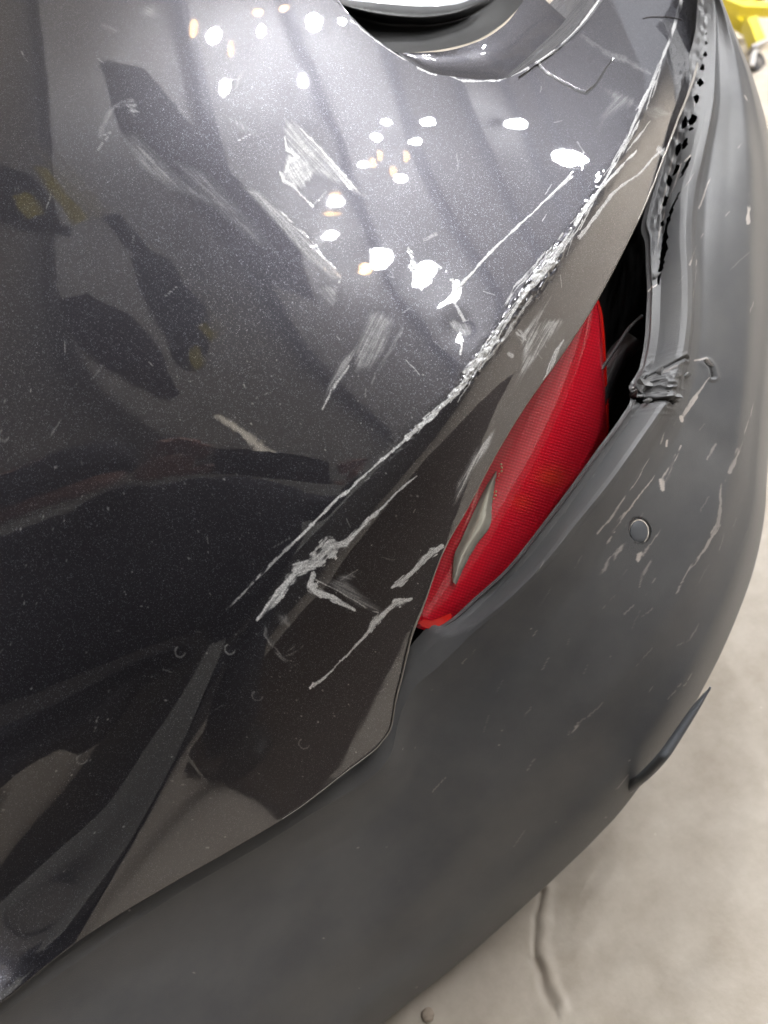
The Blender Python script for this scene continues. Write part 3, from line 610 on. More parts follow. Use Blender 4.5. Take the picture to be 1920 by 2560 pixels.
    # the tear across the lip
    G = P(px, py, t); n = vnormals(G)
    cr = [(1588,962),(1612,985),(1632,988),(1652,997),(1672,998),(1688,1004),(1700,1003)]
    d, sd, al, Lc = polydist(px + 6*(vnoise(px/9, py/9, 1)-.5), py + 6*(vnoise(px/9, py/9, 2)-.5), cr)
    near = np.exp(-(np.hypot(px-1650, py-960)/60)**2)
    h = h + near * (.0045 * (.5 - np.abs(vnoise(px/24, py/13, 5)*2 - 1)) + .0012 * (.5 - np.abs(vnoise(px/9, py/7, 6)*2 - 1))) + np.exp(-((d-9)/8)**2) * np.where(sd < 0, .004, -.002) * near
    g2 = np.exp(-(d/3.2)**2); gr = np.maximum(gr, g2 * (al < Lc*.995)); h = h - g2 * .004
    for c2 in ([(1640,925),(1665,918),(1690,905),(1715,893),(1730,893)], [(1785,900),(1793,915),(1797,940)], [(1600,960),(1625,945),(1640,928)]):
        stroke(px, py, gr, c2, [1.5]+[2.4]*(len(c2)-2)+[1], .8, streak=.3, seed=31); dd = polydist(px, py, c2)[0]; h = h - .002*np.exp(-(dd/4)**2) + .0012*np.exp(-((dd-7)/5)**2)
    st([(1760,893),(1785,890),(1797,912)], [2,4,3], .45, seed=32); st([(1600,975),(1640,940),(1690,915)], [3,8,4], .16, seed=33); st([(1628,990),(1610,975),(1600,955)], [3,3,3], .2, seed=34)
    # torn strip: lumpy, stretched, holed
    strip = top * np.where(v < 0, np.exp(-((w1-.35)/.25)**2), 0) + (1-top)*op*sstep(ku[21], ku[24], u)[:, None]*np.where(v < 0, np.exp(-((w1-.4)/.22)**2), 0)
    h = h + strip * .0030 * (vnoise(px/11, py/13, 9) - .5)
    st([(1712,250),(1690,320),(1668,400),(1650,480),(1650,560)], [2,3,4,4,3], .22, seed=35, streak=.9); st([(1704,395),(1690,440),(1672,475),(1655,545),(1648,590)], [2,3,4,3,3], .35, seed=36, streak=.7)
    st([(1727,385),(1715,392)], [4,4], .7, seed=37, streak=.3); st([(1631,697),(1655,682)], [3,3], .6, seed=38, streak=.2); st([(1745,200),(1735,260)], [3,2], .3, seed=39)
    G = G + n * h[..., None]
    hole = np.zeros(px.shape, bool)
    wx = px + 7*(vnoise(px/7, py/7, 12)-.5); wy = py + 7*(vnoise(px/7, py/7, 13)-.5)
    for x, y, a, b in HOLES: hole |= ((wx-x)*.94 + (wy-y)*.34)**2/(a*a) + (-(wx-x)*.34 + (wy-y)*.94)**2/(b*b) < 1
    for s_, w_ in zip(SLOTS, SLW):
        d, sd, al, Lc = polydist(wx, wy, s_); hole |= d < np.interp(al/Lc, np.linspace(0, 1, len(w_)), w_)
    keep = ~(hole[:-1, :-1] & hole[1:, 1:])
    # sensor recess
    q = ((px-1613)**2/(27*27) + (py-1331)**2/(33*33)); keep &= ~(q[:-1, :-1] < .92)
    rim = np.exp(-((np.sqrt(q)-1.0)/.05)**2); gr = np.maximum(gr, .7*rim * (px > 1600))
    # underside: the shell turns under and runs back to the car
    last = G[:, -1]; inward = np.array([-.25, .75, 0]) + 0*last; rows = []
    back = ray(px[:, -1], py[:, -1]); back /= np.linalg.norm(back, axis=-1, keepdims=True)
    for k in range(1, 9):
        f = k/8; rows.append(last + back * (.030*min(f*2, 1)) + inward * .16 * f**1.6 - np.array([0, 0, .01*f]))
    G = np.concatenate([G, np.stack(rows, 1)], 1)
    pad = lambda x: np.concatenate([x, np.repeat(x[:, -1:], 8, 1) * 0], 1)
    k2 = np.ones((nu-1, G.shape[1]-1), bool); k2[:, :keep.shape[1]] = keep
    o = mkgrid('lower_bumper_cladding', G, M_pl, car, {'scuff_highlight': pad(np.clip(sc, 0, 1)), 'groove': pad(np.clip(gr, 0, 1))}, keep=k2)
    return o
cladding = build_cladding()
def ray_hit(obj, x, y):
    """distance along the line of sight to the built surface"""
    d = ray(x, y); L = np.linalg.norm(d); ok, loc, nor, idx = obj.ray_cast(Vector(CAMPOS), Vector(d / L))
    return ((np.array(loc) - CAMPOS) @ FW if ok else None)
def shards():
    for pts, lift in ([[(1584,958),(1600,946),(1626,952),(1640,966),(1618,972),(1604,984)], .004], [[(1606,1002),(1622,994),(1636,998),(1618,1010)], .002],
                      [[(1650,984),(1672,976),(1700,984),(1708,994),(1684,1000),(1664,996)], .004], [[(1618,690),(1634,684),(1656,678),(1640,696),(1628,712)], .003],
                      [[(1690,940),(1722,930),(1730,938),(1706,952)], .002], [[(1640,930),(1655,915),(1664,925),(1652,945)], .003]):
        c = np.mean(pts, 0); V = []; n = len(pts)
        tt = [ray_hit(cladding, x, y) or ray_hit(cladding, c[0]+20, c[1]+8) or .82 for x, y in pts]
        tm = float(np.median(tt))
        for k, (x, y) in enumerate(pts): V.append(P(x, y, tm + .002 - lift * (1.6 if k % 2 else .3)))
        V.append(P(c[0], c[1], tm - lift * 1.3)); V2 = [v + FW * .0012 for v in V]; m = n + 1
        Fc = [(k, (k+1) % n, n) for k in range(n)] + [((k+1) % n + m, k + m, n + m) for k in range(n)] + [(k, k+m, (k+1) % n + m, (k+1) % n) for k in range(n)]
        mk('torn_flap', V + V2, Fc, M_tear, car, False)
shards()
def surf_t(patch, x, y): return float(patch.t(x, y))
def clad_t(x, y):
    ku = arcu(LR); R = curve(ku, LR, np.linspace(0, 1, 900)); i = np.argmin(np.hypot(R[:, 0]-x, R[:, 1]-y))
    return float(PB.t(x, y))

# round sensor cap, flush with the skin round it
def sensor():
    A_, b_ = [], []
    for k in range(16):
        x, y = 1598 + 36*math.cos(k*math.pi/8), 1329 + 42*math.sin(k*math.pi/8); h = ray_hit(cladding, x, y)
        if h: A_.append((1, (x-1598)/100, (y-1329)/100)); b_.append(1/h)
    c = np.linalg.lstsq(np.array(A_), np.array(b_), rcond=None)[0]; tt = lambda x, y: 1/(c[0] + c[1]*(x-1598)/100 + c[2]*(y-1329)/100)
    th = np.linspace(0, 2*math.pi, 49); rows = []
    for f, dt in ((0.01, .0008), (.5, .0009), (.85, .0012), (.97, .0020), (1.0, .004), (1.0, .012)):
        x = 1597 + 23*f*np.cos(th); y = 1330 + 29*f*np.sin(th); rows.append(P(x, y, tt(x, y) + dt))
    o = mkgrid('parking_sensor', np.stack(rows, 1), M_cap, car); o['label'] = 'round grey sensor cap set flush in the black cladding'
    rows = []
    for f, dt in ((1.0, .012), (1.01, .004), (1.05, .0012), (1.10, .0004), (1.14, .0008), (1.30, .006), (1.5, .010)):
        x = 1598 + 24*f*np.cos(th); y = 1329 + 30.5*f*np.sin(th); rows.append(P(x, y, tt(x, y) + dt))
    mkgrid('sensor_ring', np.stack(rows, 1), M_pl, o)
sensor()

# ------------------------------------------------------------------ rear lamp behind the opening
LL = [(1478,722),(1440,780),(1380,870),(1295,985),(1216,1110),(1141,1250),(1080,1372),(1040,1475),(1020,1560)]
LRt = [(1484,728),(1502,790),(1512,930),(1518,1060),(1490,1150),(1400,1275),(1310,1405),(1200,1510),(1100,1590)]
def lens_t(x, y): return .5*(PF.t(x, y) + .052 + .846 + np.sqrt((PF.t(x, y) + .052 - .846)**2 + .0004))
def build_lamp():
    nu, nv = 520, 130; ku = arcu(LL); u = np.linspace(0, 1, nu)
    a, b = curve(ku, LL, u), curve(ku, LRt, u); v = np.linspace(0, 1, nv)[:, None]
    g = a[:, None]*(1-v) + b[:, None]*v; px, py = g[..., 0], g[..., 1]
    t = lens_t(px, py) + .030 * (v[None, :, 0] - .35)**2 + .018*np.clip((v[None, :, 0]-.9)/.1, 0, 1)**2
    al = px*math.cos(math.radians(107)) + py*math.sin(math.radians(107))
    rib = .5 + .5*np.sin(al * 2*math.pi / 7.6)
    rib *= .75 + .25*np.sin((px*math.cos(math.radians(17)) + py*math.sin(math.radians(17))) * 2*math.pi / 7.6)
    G = P(px, py, t)
    gl = np.exp(-(((px-1378)/38)**2 + ((py-1192)/26)**2)) + .7*np.exp(-(((px-1305)/26)**2 + ((py-1255)/20)**2))  # two orange glints painted into the lens colour
    lens = mkgrid('rear_fog_lamp', G, M_lens, car, {'rib': rib, 'glint': gl * .4 * (.3 + .7*rib)}); lens['label'] = 'ribbed red lamp lens showing through the open slot'
    # outer flange of the lens
    rows = [P(b[:, 0]+o, b[:, 1]-.2*o, t[:, -1]+d) for o, d in ((-3, -.002), (0, -.003), (4, -.002), (5, .002), (3, .03))]
    mkgrid('lens_rim', np.stack([r[:330] for r in rows], 1), M_redtab, lens)
    # deep red side wall next to the painted edge
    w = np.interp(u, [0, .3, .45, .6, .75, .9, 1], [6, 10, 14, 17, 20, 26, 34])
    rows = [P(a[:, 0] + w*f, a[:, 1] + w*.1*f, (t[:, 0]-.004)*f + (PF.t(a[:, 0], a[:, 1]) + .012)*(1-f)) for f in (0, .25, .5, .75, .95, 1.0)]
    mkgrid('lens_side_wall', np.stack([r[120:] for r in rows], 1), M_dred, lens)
    # clear reflector window
    wl = [(1240,1176),(1212,1222),(1190,1268),(1170,1312),(1152,1352),(1135,1392),(1130,1452)]
    wr = [(1243,1182),(1236,1215),(1230,1262),(1226,1312),(1196,1355),(1168,1402),(1140,1462)]
    kw = np.linspace(0, 1, 7); uu = np.linspace(0, 1, 60); A, B_ = curve(kw, wl, uu), curve(kw, wr, uu); vv = np.linspace(0, 1, 14)[:, None]
    q = A[:, None]*(1-vv) + B_[:, None]*vv; jj = 1.2*(vnoise(q[..., 1]/6, q[..., 0]*0, 3)-.5)*vv[None, :, 0]
    tq = lens_t(q[..., 0], q[..., 1]) - .006 + .01*(vv[None, :, 0]-.5)**2
    wo = mkgrid('reflector_window', P(q[..., 0]+jj*2, q[..., 1], tq), M_chrome, lens)
    # bright prisms on its border
    for i, (x, y, r_) in enumerate([(1253,1161,3),(1254,1169,3.4),(1254,1178,3),(1248,1184,2),(1240,1229,3.2),(1239,1239,3.2),(1234,1247,2.4),(1233,1232,2),(1247,1190,1.6),(1244,1200,1.6)]):
        th = np.linspace(0, 2*math.pi, 9); tt = float(lens_t(x, y)) - .010
        mkgrid('prism', np.stack([P(x + r_*f*np.cos(th), y + r_*f*np.sin(th), tt + d + 0*th) for f, d in ((0.01, -.001), (.7, -.0006), (1, .001))], 1), M_clear, lens)
    # tabs at the lower tip
    def blob(name, pts, tt, mat, th=.004):
        n = len(pts); F_ = [P(x, y, tt) for x, y in pts]; B2 = [P(x, y, tt+th) for x, y in pts]
        return mk(name, F_+B2, [tuple(range(n))] + [tuple(range(n, 2*n))[::-1]] + [(i, i+n, (i+1) % n + n, (i+1) % n) for i in range(n)], mat, lens, False)
    blob('lens_tab', [(1045,1556),(1062,1549),(1080,1552),(1127,1533),(1130,1545),(1110,1562),(1083,1576),(1060,1568)], .835, M_redtab)
build_lamp()
# dark inside of the bumper, its crash bar and braces
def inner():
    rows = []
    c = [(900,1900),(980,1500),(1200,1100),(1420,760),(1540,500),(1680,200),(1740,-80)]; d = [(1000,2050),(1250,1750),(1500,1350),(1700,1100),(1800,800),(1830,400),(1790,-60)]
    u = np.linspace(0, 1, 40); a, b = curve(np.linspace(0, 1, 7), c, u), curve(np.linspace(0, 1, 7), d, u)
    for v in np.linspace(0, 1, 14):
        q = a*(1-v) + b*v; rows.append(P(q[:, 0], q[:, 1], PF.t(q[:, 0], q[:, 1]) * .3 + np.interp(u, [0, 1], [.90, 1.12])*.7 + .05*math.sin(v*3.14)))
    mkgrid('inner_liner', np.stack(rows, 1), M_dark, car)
    # scuffed brace
    a = [(1470,960),(1502,925),(1540,868),(1575,818),(1606,790)]
    ww = [7, 6, 5, 6, 7]
    L1 = curve(np.linspace(0, 1, 5), a, np.linspace(0, 1, 30)); w = np.interp(np.linspace(0, 1, 30), np.linspace(0, 1, 5), ww)
    tube('brace', P(L1[:, 0], L1[:, 1], .90 + 0*L1[:, 0]), w * .90 / FPX * .75, simple('brace plastic', (.055, .055, .056), .5, bump=.6, bscale=90, var=.4, vscale=50), car, 10)
    a2 = [(1500,1020),(1520,960),(1560,890),(1600,850)]; L2 = curve(np.linspace(0, 1, 4), a2, np.linspace(0, 1, 20))
    rows = [P(L2[:, 0]+o, L2[:, 1]+o*.6, .93+dd+0*L2[:, 0]) for o, dd in ((-34, .01), (-15, -.004), (0, -.006), (10, .0), (14, .03))]
    mkgrid('crash_bar', np.stack(rows, 1), simple('crash bar', (.02, .02, .021), .45, bump=.6, bscale=40, var=.5, vscale=18), car)
inner()
# loose blade under the bumper
def blade():
    o_ = [(1779,1718),(1755,1762),(1714,1830),(1668,1900),(1628,1942),(1592,1972),(1560,1996)]
    i_ = [(1772,1722),(1742,1760),(1697,1826),(1652,1890),(1612,1932),(1576,1962),(1545,1986)]
    u = np.linspace(0, 1, 60); k = np.linspace(0, 1, 7); O, I = curve(k, o_, u), curve(k, i_, u)
    t = np.interp(u, [0, .5, .75, 1], [.835, .850, .90, .97]); rows = []
    for f, dt in ((1.5, .012), (.9, .002), (.5, -.001), (.1, .0), (0, .004), (.1, .03)):
        q = O*(1-f) + I*f; rows.append(P(q[:, 0], q[:, 1], t + dt))
    mkgrid('lower_blade', np.stack(rows, 1), M_cap, car, thick=.002)
blade()

# ------------------------------------------------------------------ tailgate recess at the top
def recess():
    k7 = np.linspace(0, 1, 7); u = np.linspace(0, 1, 220)
    # painted gutter below the seal
    low = [(700,-150),(800,-20),(940,110),(1090,196),(1240,208),(1345,160),(1440,70)]
    mid = [(760,-160),(840,-10),(982,132),(1090,130),(1190,106),(1262,62),(1330,-30)]
    L, Mi = curve(k7, low, u), curve(k7, mid, u); tl = PU.t(L[:, 0], L[:, 1]); v = np.linspace(0, 1, 60)
    rows = [P(*(L*(1-f) + Mi*f).T, tl + .012 + .030*f + .010*math.sin(f*3.14)) for f in v]
    mkgrid('tailgate_gutter', np.stack(rows, 1), M_jamb, car)
    # channel climbing to the right, several soft steps
    a = [(1165,200),(1225,150),(1290,95),(1345,40),(1400,-20),(1440,-80),(1480,-140)]
    b = [(1300,190),(1345,158),(1392,125),(1440,82),(1482,35),(1520,-25),(1560,-100)]
    u = np.linspace(0, 1, 160); A, B_ = curve(k7, a, u), curve(k7, b, u)
    st = np.linspace(0, 1, 90); rows = []
    for f in st:
        h = .010*math.cos(f*3.14) + .0016*math.sin(f*15) + .0005*math.sin(f*37+1)
        q = A*(1-f) + B_*f; rows.append(P(q[:, 0], q[:, 1], PU.t(B_[:, 0], B_[:, 1]) + .030*(1-f)**.6 + h*.8 + .002))
    m = simple('weathered jamb', (.22, .22, .235), .22, metal=.5, coat=1, bump=.3, bscale=90, var=.35, vscale=35)
    mkgrid('tailgate_channel', np.stack(rows, 1), m, car)
    # rubber seal
    s0 = [(780,-60),(850,70),(985,133),(1080,127),(1180,105),(1250,65),(1330,-20),(1400,-120)]
    k8 = np.linspace(0, 1, 8); u = np.linspace(0, 1, 160)
    s1 = [(790,-70),(860,28),(985,60),(1060,62),(1140,50),(1205,22),(1260,-20),(1330,-130)]
    s2 = [(795,-75),(850,8),(960,34),(1050,42),(1130,32),(1190,8),(1230,-20),(1300,-130)]
    s3 = [(800,-80),(846,-6),(950,8),(1060,16),(1130,12),(1178,-2),(1200,-20),(1280,-130)]
    C0, C1, C2, C3 = [curve(k8, s, u) for s in (s0, s1, s2, s3)]
    base = PU.t(C0[:, 0], C0[:, 1]) + .075; rows = []
    for f in np.linspace(0, 1, 12): rows.append(P(*(C0*(1-f)+C1*f).T, base + .03*math.sin(f*1.57) - .0*f))
    for f in np.linspace(.1, 1, 14): rows.append(P(*(C1*(1-f)+C2*f).T, base + .03 - .022*math.sin(f*1.57)))
    for f in np.linspace(.1, 1, 12): rows.append(P(*(C2*(1-f)+C3*f).T, base + .008 + .035*f*f))
    mkgrid('tailgate_seal', np.stack(rows, 1), M_rub, car)
    g1 = [P(*(C3 + np.array([0, 6 - k_*26])).T, base + .047 + .004*k_) for k_ in range(6)]
    mkgrid('tailgate_panel', np.stack(g1, 1), M_glass, car)
recess()
# hidden mass of the car: keeps light from under the bumper
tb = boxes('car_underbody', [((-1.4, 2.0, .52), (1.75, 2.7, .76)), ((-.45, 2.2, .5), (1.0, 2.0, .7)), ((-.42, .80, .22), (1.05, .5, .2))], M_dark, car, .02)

# stray hair on the paint
def hair():
    pts = [(1608,46),(1630,42),(1660,42),(1690,46),(1704,50)]
    L = curve(np.linspace(0, 1, 5), pts, np.linspace(0, 1, 24))
    o = tube('hair_strand', P(L[:, 0], L[:, 1], PU.t(L[:, 0], L[:, 1]) - .0012), .0005, M_hair, None, 6)
    tag(o, 'thin dark hair lying on the pale corner of the bumper', 'hair')
hair()

# ------------------------------------------------------------------ yellow wheeled machine beyond the car
def cart():
    T0 = float(tz(1884, 178, 0.0)); base = P(1884, 178, T0)
    root = empty('yellow_floor_cart', tuple(base), 'bright yellow wheeled floor cart standing behind the car corner', 'cart')
    def beam(name, pts, w, mat, dt=0., dep=.05):
        """square bar through points standing at the cart's distance"""
        q = [P(x, y, T0 + dt) for x, y in pts]; V, Fc = [], []
        for i, p in enumerate(q):
            t = q[min(i+1, len(q)-1)] - q[max(i-1, 0)]; t /= np.linalg.norm(t); a = np.cross(t, FW); a /= np.linalg.norm(a); b = np.cross(a, t)
            for sx_, sy_ in ((-1, -1), (1, -1), (1, 1), (-1, 1)): V.append(p + a*sx_*w/2 + b*sy_*dep/2)
        for i in range(len(q)-1):
            for k in range(4): Fc.append((i*4+k, i*4+(k+1) % 4, (i+1)*4+(k+1) % 4, (i+1)*4+k))
        Fc += [(0, 1, 2, 3), tuple(len(V)-4+k for k in range(4))]
        return mk(name, V, Fc, mat, root, False)
    px = T0 / FPX
    beam('leg', [(1893,112),(1880,78),(1871,55)], 24*px, M_yel); beam('post', [(1874,66),(1868,20),(1866,-40)], 17*px, M_yel, .08)
    beam('side_rail', [(1780,-8),(1812,24),(1850,60),(1872,72)], 15*px, M_yel, .12); beam('crossbar', [(1800,2),(1850,22),(1960,26)], 13*px, M_yel, .02)
    beam('crossbar', [(1790,-30),(1860,-14),(1980,-20)], 26*px, M_yel, .3); beam('rear_post', [(1838,62),(1826,10),(1820,-60)], 12*px, M_yel, .5)
    beam('brace', [(1800,10),(1836,52)], 22*px, M_yel, .25)
    beam('caster_fork', [(1888,122),(1880,150),(1878,166)], 12*px, M_steel, -.03, .015); beam('caster_fork', [(1872,128),(1906,112),(1914,106)], 7*px, M_steel, -.02)
    ax_ = -FW + RT*.5; ax_ /= np.linalg.norm(ax_); e1 = np.cross(ax_, [0, 0, 1]); e1 /= np.linalg.norm(e1); e2 = np.cross(ax_, e1); c = P(1892, 158, T0)
    for nm, r_, w_, mt in (('caster_wheel', 25*px, 16*px, M_tyre), ('wheel_hub', 11*px, 18*px, M_steel)):
        V, Fc = [], []; n = 36; prof = [(-w_/2, r_*.5), (-w_/2, r_*.9), (-w_*.35, r_), (w_*.35, r_), (w_/2, r_*.9), (w_/2, r_*.5)]
        for i in range(n):
            th = 2*math.pi*i/n
            for (x, rr) in prof: V.append(c + ax_*x + (e1*math.cos(th) + e2*math.sin(th))*rr)
        for i in range(n):
            for k in range(5): Fc.append((i*6+k, i*6+k+1, ((i+1) % n)*6+k+1, ((i+1) % n)*6+k))
        Fc.append(tuple(i*6 for i in range(n))); Fc.append(tuple(i*6+5 for i in range(n))[::-1])
        mk(nm, V, Fc, mt, root)
cart()
pb = P(1072, 2538, float(tz(1072, 2538, 0)))
bm = bmesh.new(); bmesh.ops.create_icosphere(bm, subdivisions=3, radius=.009)
for v_ in bm.verts: v_.co *= 1 + .3*(random.random()-.5) * .4; v_.co.z *= .6
me = bpy.data.meshes.new('pebble'); bm.to_mesh(me); bm.free(); me.materials.append(simple('grit', (.35, .29, .23), .8))
o = bpy.data.objects.new('pebble', me); o.location = (pb[0], pb[1], .004); link(o); tag(o, 'small brown pebble lying on the shaded concrete beside the bumper', 'pebble')

# ------------------------------------------------------------------ overhead: roof sheet, beams and high-bay lamps
CEIL = 5.2
M_roof = simple('pale roof sheet', (.80, .80, .80), .7, var=.1, vscale=2)
M_beam = simple('dark purlin', (.20, .20, .21), .6)
ro = boxes('ceiling', [((0, 3, CEIL + .06), (40, 40, .1))], M_roof, None, 0); tag(ro, kind='structure')
for i in range(11):
    bo = boxes('roof_beam', [((-6 + i*1.5, 3, CEIL - .10), (.10, 36, .16))], M_beam, None, .01)
    tag(bo, 'dark steel roof beam overhead, mirrored in the bumper paint', 'beam', 'roof beams')
def disc(name, c, ex, ey, dz, th, mat, root, k=1.):
    n = 28; a = [2*math.pi*i/n for i in range(n)]; V = [c + ex*k*math.cos(q) + ey*k*math.sin(q) + np.array([0, 0, dz]) for q in a]; V += [v + np.array([0, 0, th]) for v in V]
    return mk(name, V, [tuple(range(n)), tuple(range(n, 2*n))[::-1]] + [(i, i+n, (i+1) % n + n, (i+1) % n) for i in range(n)], mat, root, False)
def lamp(px, py, w, h, col, power, z=CEIL - .45, zz=None):
    c = reflect_hit(px, py, z)
    ex = reflect_hit(px + w*.42, py, z) - c; ey = reflect_hit(px, py + h*.42, z) - c
    root = empty('ceiling_lamp', tuple(c), 'round ceiling lamp overhead, one of those mirrored in the bumper paint', 'lamp', 'ceiling lamps')
    key = tuple(round(x, 2) for x in col) + (power,)
    if key not in LM: LM[key] = simple('lit diffuser', (.8, .8, .8), .5, emis=col, es=power)
    disc('diffuser', c, ex, ey, 0, .03, LM[key], root); disc('housing', c, ex, ey, .035, .05, M_beam, root, .9)
LM = {}
WHT, WRM = (.97, .98, 1), (1, .62, .30)
for (x, y, w, h) in [(525,90,34,52),(655,80,30,40),(795,55,34,60),(560,222,26,44),(762,204,22,36),(860,52,16,18),
                     (965,298,26,18),(938,336,30,22),(1075,300,34,22),(1045,350,36,24),(900,410,28,22),(1010,452,38,28),(834,508,34,34),(832,602,26,30),(1285,310,70,38)]:
    lamp(x, y, w, h, WHT, LAMP_POWER * (2.2 if x < 880 and y < 320 else 1.8 if y > 250 and x < 1100 else .5))
lamp(950, 650, 88, 58, WHT, 85.); lamp(1108, 728, 34, 90, WHT, 110.)
lamp(897, 668, 44, 30, WRM, 16.)
for (x, y, w, h) in [(478,70,18,60),(568,130,14,50),(645,25,40,26),(720,15,30,22),(945,385,14,34),(925,405,12,30),(1020,390,16,36),(985,430,16,34),(830,485,28,12),(826,540,40,14)]:
    lamp(x, y, w, h, WRM, 7.)
# strong work lamp out over the floor, right of the car
c = reflect_hit(1445, 410, 2.7)
lamp(1440, 405, 84, 40, WHT, LAMP_POWER*2.4, z=2.7)

# ------------------------------------------------------------------ room, mirrored objects and added dark pieces that the paint mirrors
wl = empty('wall', (0, -4.6, 0), 'pale workshop wall with an added dark lower band behind the photographer, mirrored in the paint', 'wall')
boxes('upper_wall', [((0, -4.6, 3.9), (30, .2, 2.6))], simple('pale workshop wall', (.55, .55, .52), .7, var=.08), wl, 0)
boxes('added_wall_band', [((0, -4.6, 1.3), (30, .22, 2.6))], simple('added dark wall band', (.06, .052, .045), .6, var=.2), wl, 0)  # dark band added to keep a bright wall line out of the reflection
mt_ = boxes('added_floor_mat', [((.70, -1.15, .008), (1.8, 2.15, .014))], simple('added brown mat', (.045, .030, .018), .6, var=.15), None, .003)  # unseen mat, added only to darken what the lower face reflects
tag(mt_, 'added brown mat put on the floor to darken the mirrored lower face of the bumper', 'mat')
def board(name, pts, z, mat, label, cat, th=.03):
    v = [reflect_hit(x, y, z) for x, y in pts]; n = len(v)
    V = v + [q + np.array([0, 0, th]) for q in v]
    o = mk(name, V, [tuple(range(n)), tuple(range(n, 2*n))[::-1]] + [(i, i+n, (i+1) % n + n, (i+1) % n) for i in range(n)], mat, None, False)
    tag(o, label, cat); return o
M_blk = simple('black enamel', (.03, .03, .035), .5); M_wb = simple('white bar', (.8, .8, .78), .5)
M_ys = simple('yellow sign enamel', (.85, .75, .05), .5)
ZB = 3.6
board('sign_board', [(-20,405),(88,440),(205,590),(60,575),(-20,540)], ZB, M_blk, 'black hanging board with a yellow plate, mirrored at the left edge of the paint', 'sign')
board('yellow_plate', [(35,492),(75,478),(128,530),(75,547)], ZB - .05, M_ys, 'yellow plate on the black hanging board mirrored in the paint', 'plate')
board('yellow_bar', [(88,418),(125,425),(240,548),(205,562)], ZB - .05, M_ys, 'long yellow bar beside the black hanging board mirrored in the paint', 'bar')
board('white_rail', [(78,360),(94,360),(272,546),(254,552)], ZB, M_wb, 'longer left one of two white rails mirrored in the paint', 'rail')
board('white_rail', [(135,378),(147,380),(296,546),(282,552)], ZB, M_wb, 'shorter right one of two white rails mirrored in the paint', 'rail')
board('dark_rail', [(266,548),(300,540),(505,765),(478,782)], ZB, M_blk, 'dark rail continuing the white rails mirrored in the paint', 'rail')
board('white_block', [(498,778),(512,762),(570,820),(558,836)], ZB, M_wb, 'small white block at the end of the dark rail mirrored in the paint', 'block')
board('yellow_tag', [(484,812),(502,800),(544,838),(526,852)], ZB - .05, M_ys, 'small yellow tag below the white block mirrored in the paint', 'tag')
board('yellow_tag', [(470,880),(488,862),(510,902),(486,932)], ZB - .05, M_ys, 'lower yellow tag on the dark cabinet mirrored in the paint', 'tag')
board('dark_slab', [(330,640),(400,640),(500,770),(525,830),(500,930),(455,930),(420,850),(360,740)], ZB + .1, M_blk, 'dark cabinet shape beyond the rails mirrored in the paint', 'slab')  # flat dark slab hung overhead, outlined through its mirrored position
board('maroon_board', [(165,745),(240,720),(330,770),(385,840),(452,985),(415,1005),(310,945),(235,885),(195,820)], 3.2, simple('matt maroon', (.035, .022, .028), .8), 'flat dark maroon board added to mirror as a dark shape in the left of the paint', 'hood')  # flat board added overhead to give the paint a dark mirrored shape
board('light_tube', [(548,1046),(554,1041),(625,1085),(680,1135),(716,1187),(709,1191),(645,1122)], 3.6, simple('tube glass', (.8, .8, .8), .5, emis=(1, .9, .75), es=1.3), 'curved warm light tube mirrored in the middle of the paint', 'lamp')
board('added_dark_panel', [(250,150),(360,170),(560,420),(760,620),(800,760),(640,700),(480,540),(300,330)], 4.3, M_beam, 'broad dark panel added overhead to mirror as a band across the upper paint', 'panel')  # unseen panel added so the paint mirrors a darker band

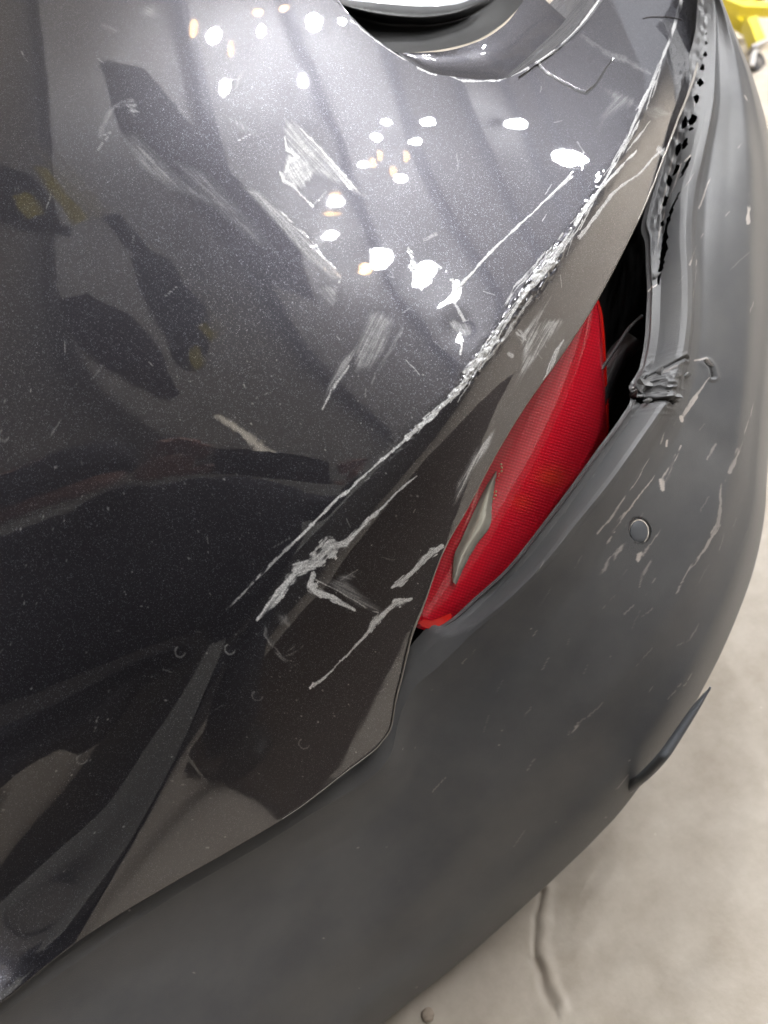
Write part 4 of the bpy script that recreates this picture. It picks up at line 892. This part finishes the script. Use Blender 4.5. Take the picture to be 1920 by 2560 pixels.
def person():
    root = empty('person', (-.25, -.42, 0), 'photographer in a dark jacket leaning forward with a phone, mirrored in the paint', 'person')
    def skin(name, chains, mat, lvl=2):
        V, E_, Rr, idx = [], [], [], {}
        for ch in chains:
            prev = None
            for p, r_ in ch:
                k = tuple(round(c, 4) for c in p)
                if k not in idx: idx[k] = len(V); V.append(k); Rr.append(r_)
                i = idx[k]
                if prev is not None and i != prev: E_.append((prev, i))
                prev = i
        me = bpy.data.meshes.new(name); me.from_pydata(V, E_, []); me.materials.append(mat)
        o = bpy.data.objects.new(name, me); link(o, root); o.matrix_parent_inverse = Matrix.Translation(-Vector(root.location))
        bm = bmesh.new(); bm.from_mesh(me); sl = bm.verts.layers.skin.verify(); bm.verts.ensure_lookup_table()
        for i, r_ in enumerate(Rr): bm.verts[i][sl].radius = (r_, r_) if isinstance(r_, (int, float)) else r_
        bm.verts[0][sl].use_root = True; bm.to_mesh(me); bm.free(); o.modifiers.new('skin', 'SKIN'); o.modifiers.new('sub', 'SUBSURF').levels = lvl; o.modifiers['sub'].render_levels = lvl
        return o
    M_skin = simple('skin', (.42, .23, .18), .5); M_jk = simple('dark jacket cloth', (.018, .016, .022), .85); M_jn = simple('dark trousers', (.02, .02, .026), .85); M_sh = simple('shoe leather', (.02, .018, .015), .5)
    hip = (-.27, -.46, .95); ch = (-.26, -.38, 1.18); sh = (-.25, -.30, 1.38); nk = (-.24, -.22, 1.49); hd = (-.23, -.12, 1.58)
    skin('body', [[((-.235, -.10, 1.56), .052), (hd, .068), ((-.235, -.13, 1.65), .066)], [(hd, .068), (nk, .055)]], M_skin, 2)
    skin('jacket', [[(hip, (.19, .13)), (ch, (.19, .13)), (sh, (.16, .11)), ((-.245, -.24, 1.45), .07)],
         [(sh, (.16, .11)), ((-.08, -.30, 1.38), .075), ((-.0, -.34, 1.24), .06), ((.05, -.32, 1.12), .052), ((.09, -.22, 1.15), .045), (tuple(CAMPOS + RT*.115 - FW*.10 - UP*.045), .034)],
         [(sh, (.16, .11)), ((-.42, -.28, 1.38), .075), ((-.47, -.28, 1.24), .06), ((-.46, -.24, 1.12), .052), ((-.36, -.2, 1.2), .045), (tuple(CAMPOS - RT*.19 - FW*.10 - UP*.03), .034)]], M_jk, 2)
    skin('trousers', [[((-.27, -.46, .98), (.17, .12)), ((-.37, -.45, .86), .095), ((-.38, -.40, .50), .068), ((-.39, -.45, .10), .052)],
         [((-.27, -.46, .98), (.17, .12)), ((-.17, -.45, .86), .095), ((-.15, -.38, .50), .068), ((-.14, -.45, .10), .052)]], M_jn, 2)
    for x in (-.39, -.14): skin('shoe', [[((x, -.50, .05), .045), ((x, -.42, .05), .05), ((x, -.30, .04), .04), ((x, -.25, .035), .03)]], M_sh, 2)
    # hood round the head
    skin('hood', [[((-.235, -.20, 1.50), .09), ((-.235, -.165, 1.60), .10), ((-.235, -.135, 1.69), .085)]], M_jk, 2)
    def hand(base, d, up, side):
        b = Vector(base); d = Vector(d).normalized(); up = Vector(up).normalized(); s_ = d.cross(up).normalized() * side
        palm = [[(tuple(b), .022), (tuple(b + d*.04), .026), (tuple(b + d*.075), .024)]]
        skin('hand', palm, M_skin, 2)
        for k, (o_, l) in enumerate(((-.027, .030), (-.009, .034), (.009, .032), (.026, .025))):
            r0 = b + d*.07 + s_*o_; skin('finger', [[(tuple(r0), .0085), (tuple(r0 + d*l), .0082), (tuple(r0 + d*l*1.5 - up*l*.7), .0078), (tuple(r0 + d*l*1.4 - up*l*1.4), .0068)]], M_skin, 1)
        r0 = b + d*.02 + s_*-.025; skin('thumb', [[(tuple(r0), .011), (tuple(r0 - s_*.02 + d*.02), .010), (tuple(r0 - s_*.03 + d*.045 - up*.01), .0085)]], M_skin, 1)
    hand(CAMPOS + RT*.112 - FW*.085 - UP*.04, -RT*.35 + UP*.9 + FW*.2, -FW - RT*.3, 1)
    hand(CAMPOS - RT*.185 - FW*.085 - UP*.03, RT*.35 + UP*.9 + FW*.2, -FW + RT*.3, -1)
    return root
person()
c0 = CAMPOS - FW * .014 + RT * (-.045) + UP * .02
ph = boxes('phone', [(tuple(c0), (.150, .072, .008), Matrix(((RT[0], UP[0], -FW[0]), (RT[1], UP[1], -FW[1]), (RT[2], UP[2], -FW[2]))))], simple('phone back', (.02, .02, .025), .2), None, .003)
tag(ph, 'black phone held out by the photographer in the dark jacket', 'phone')
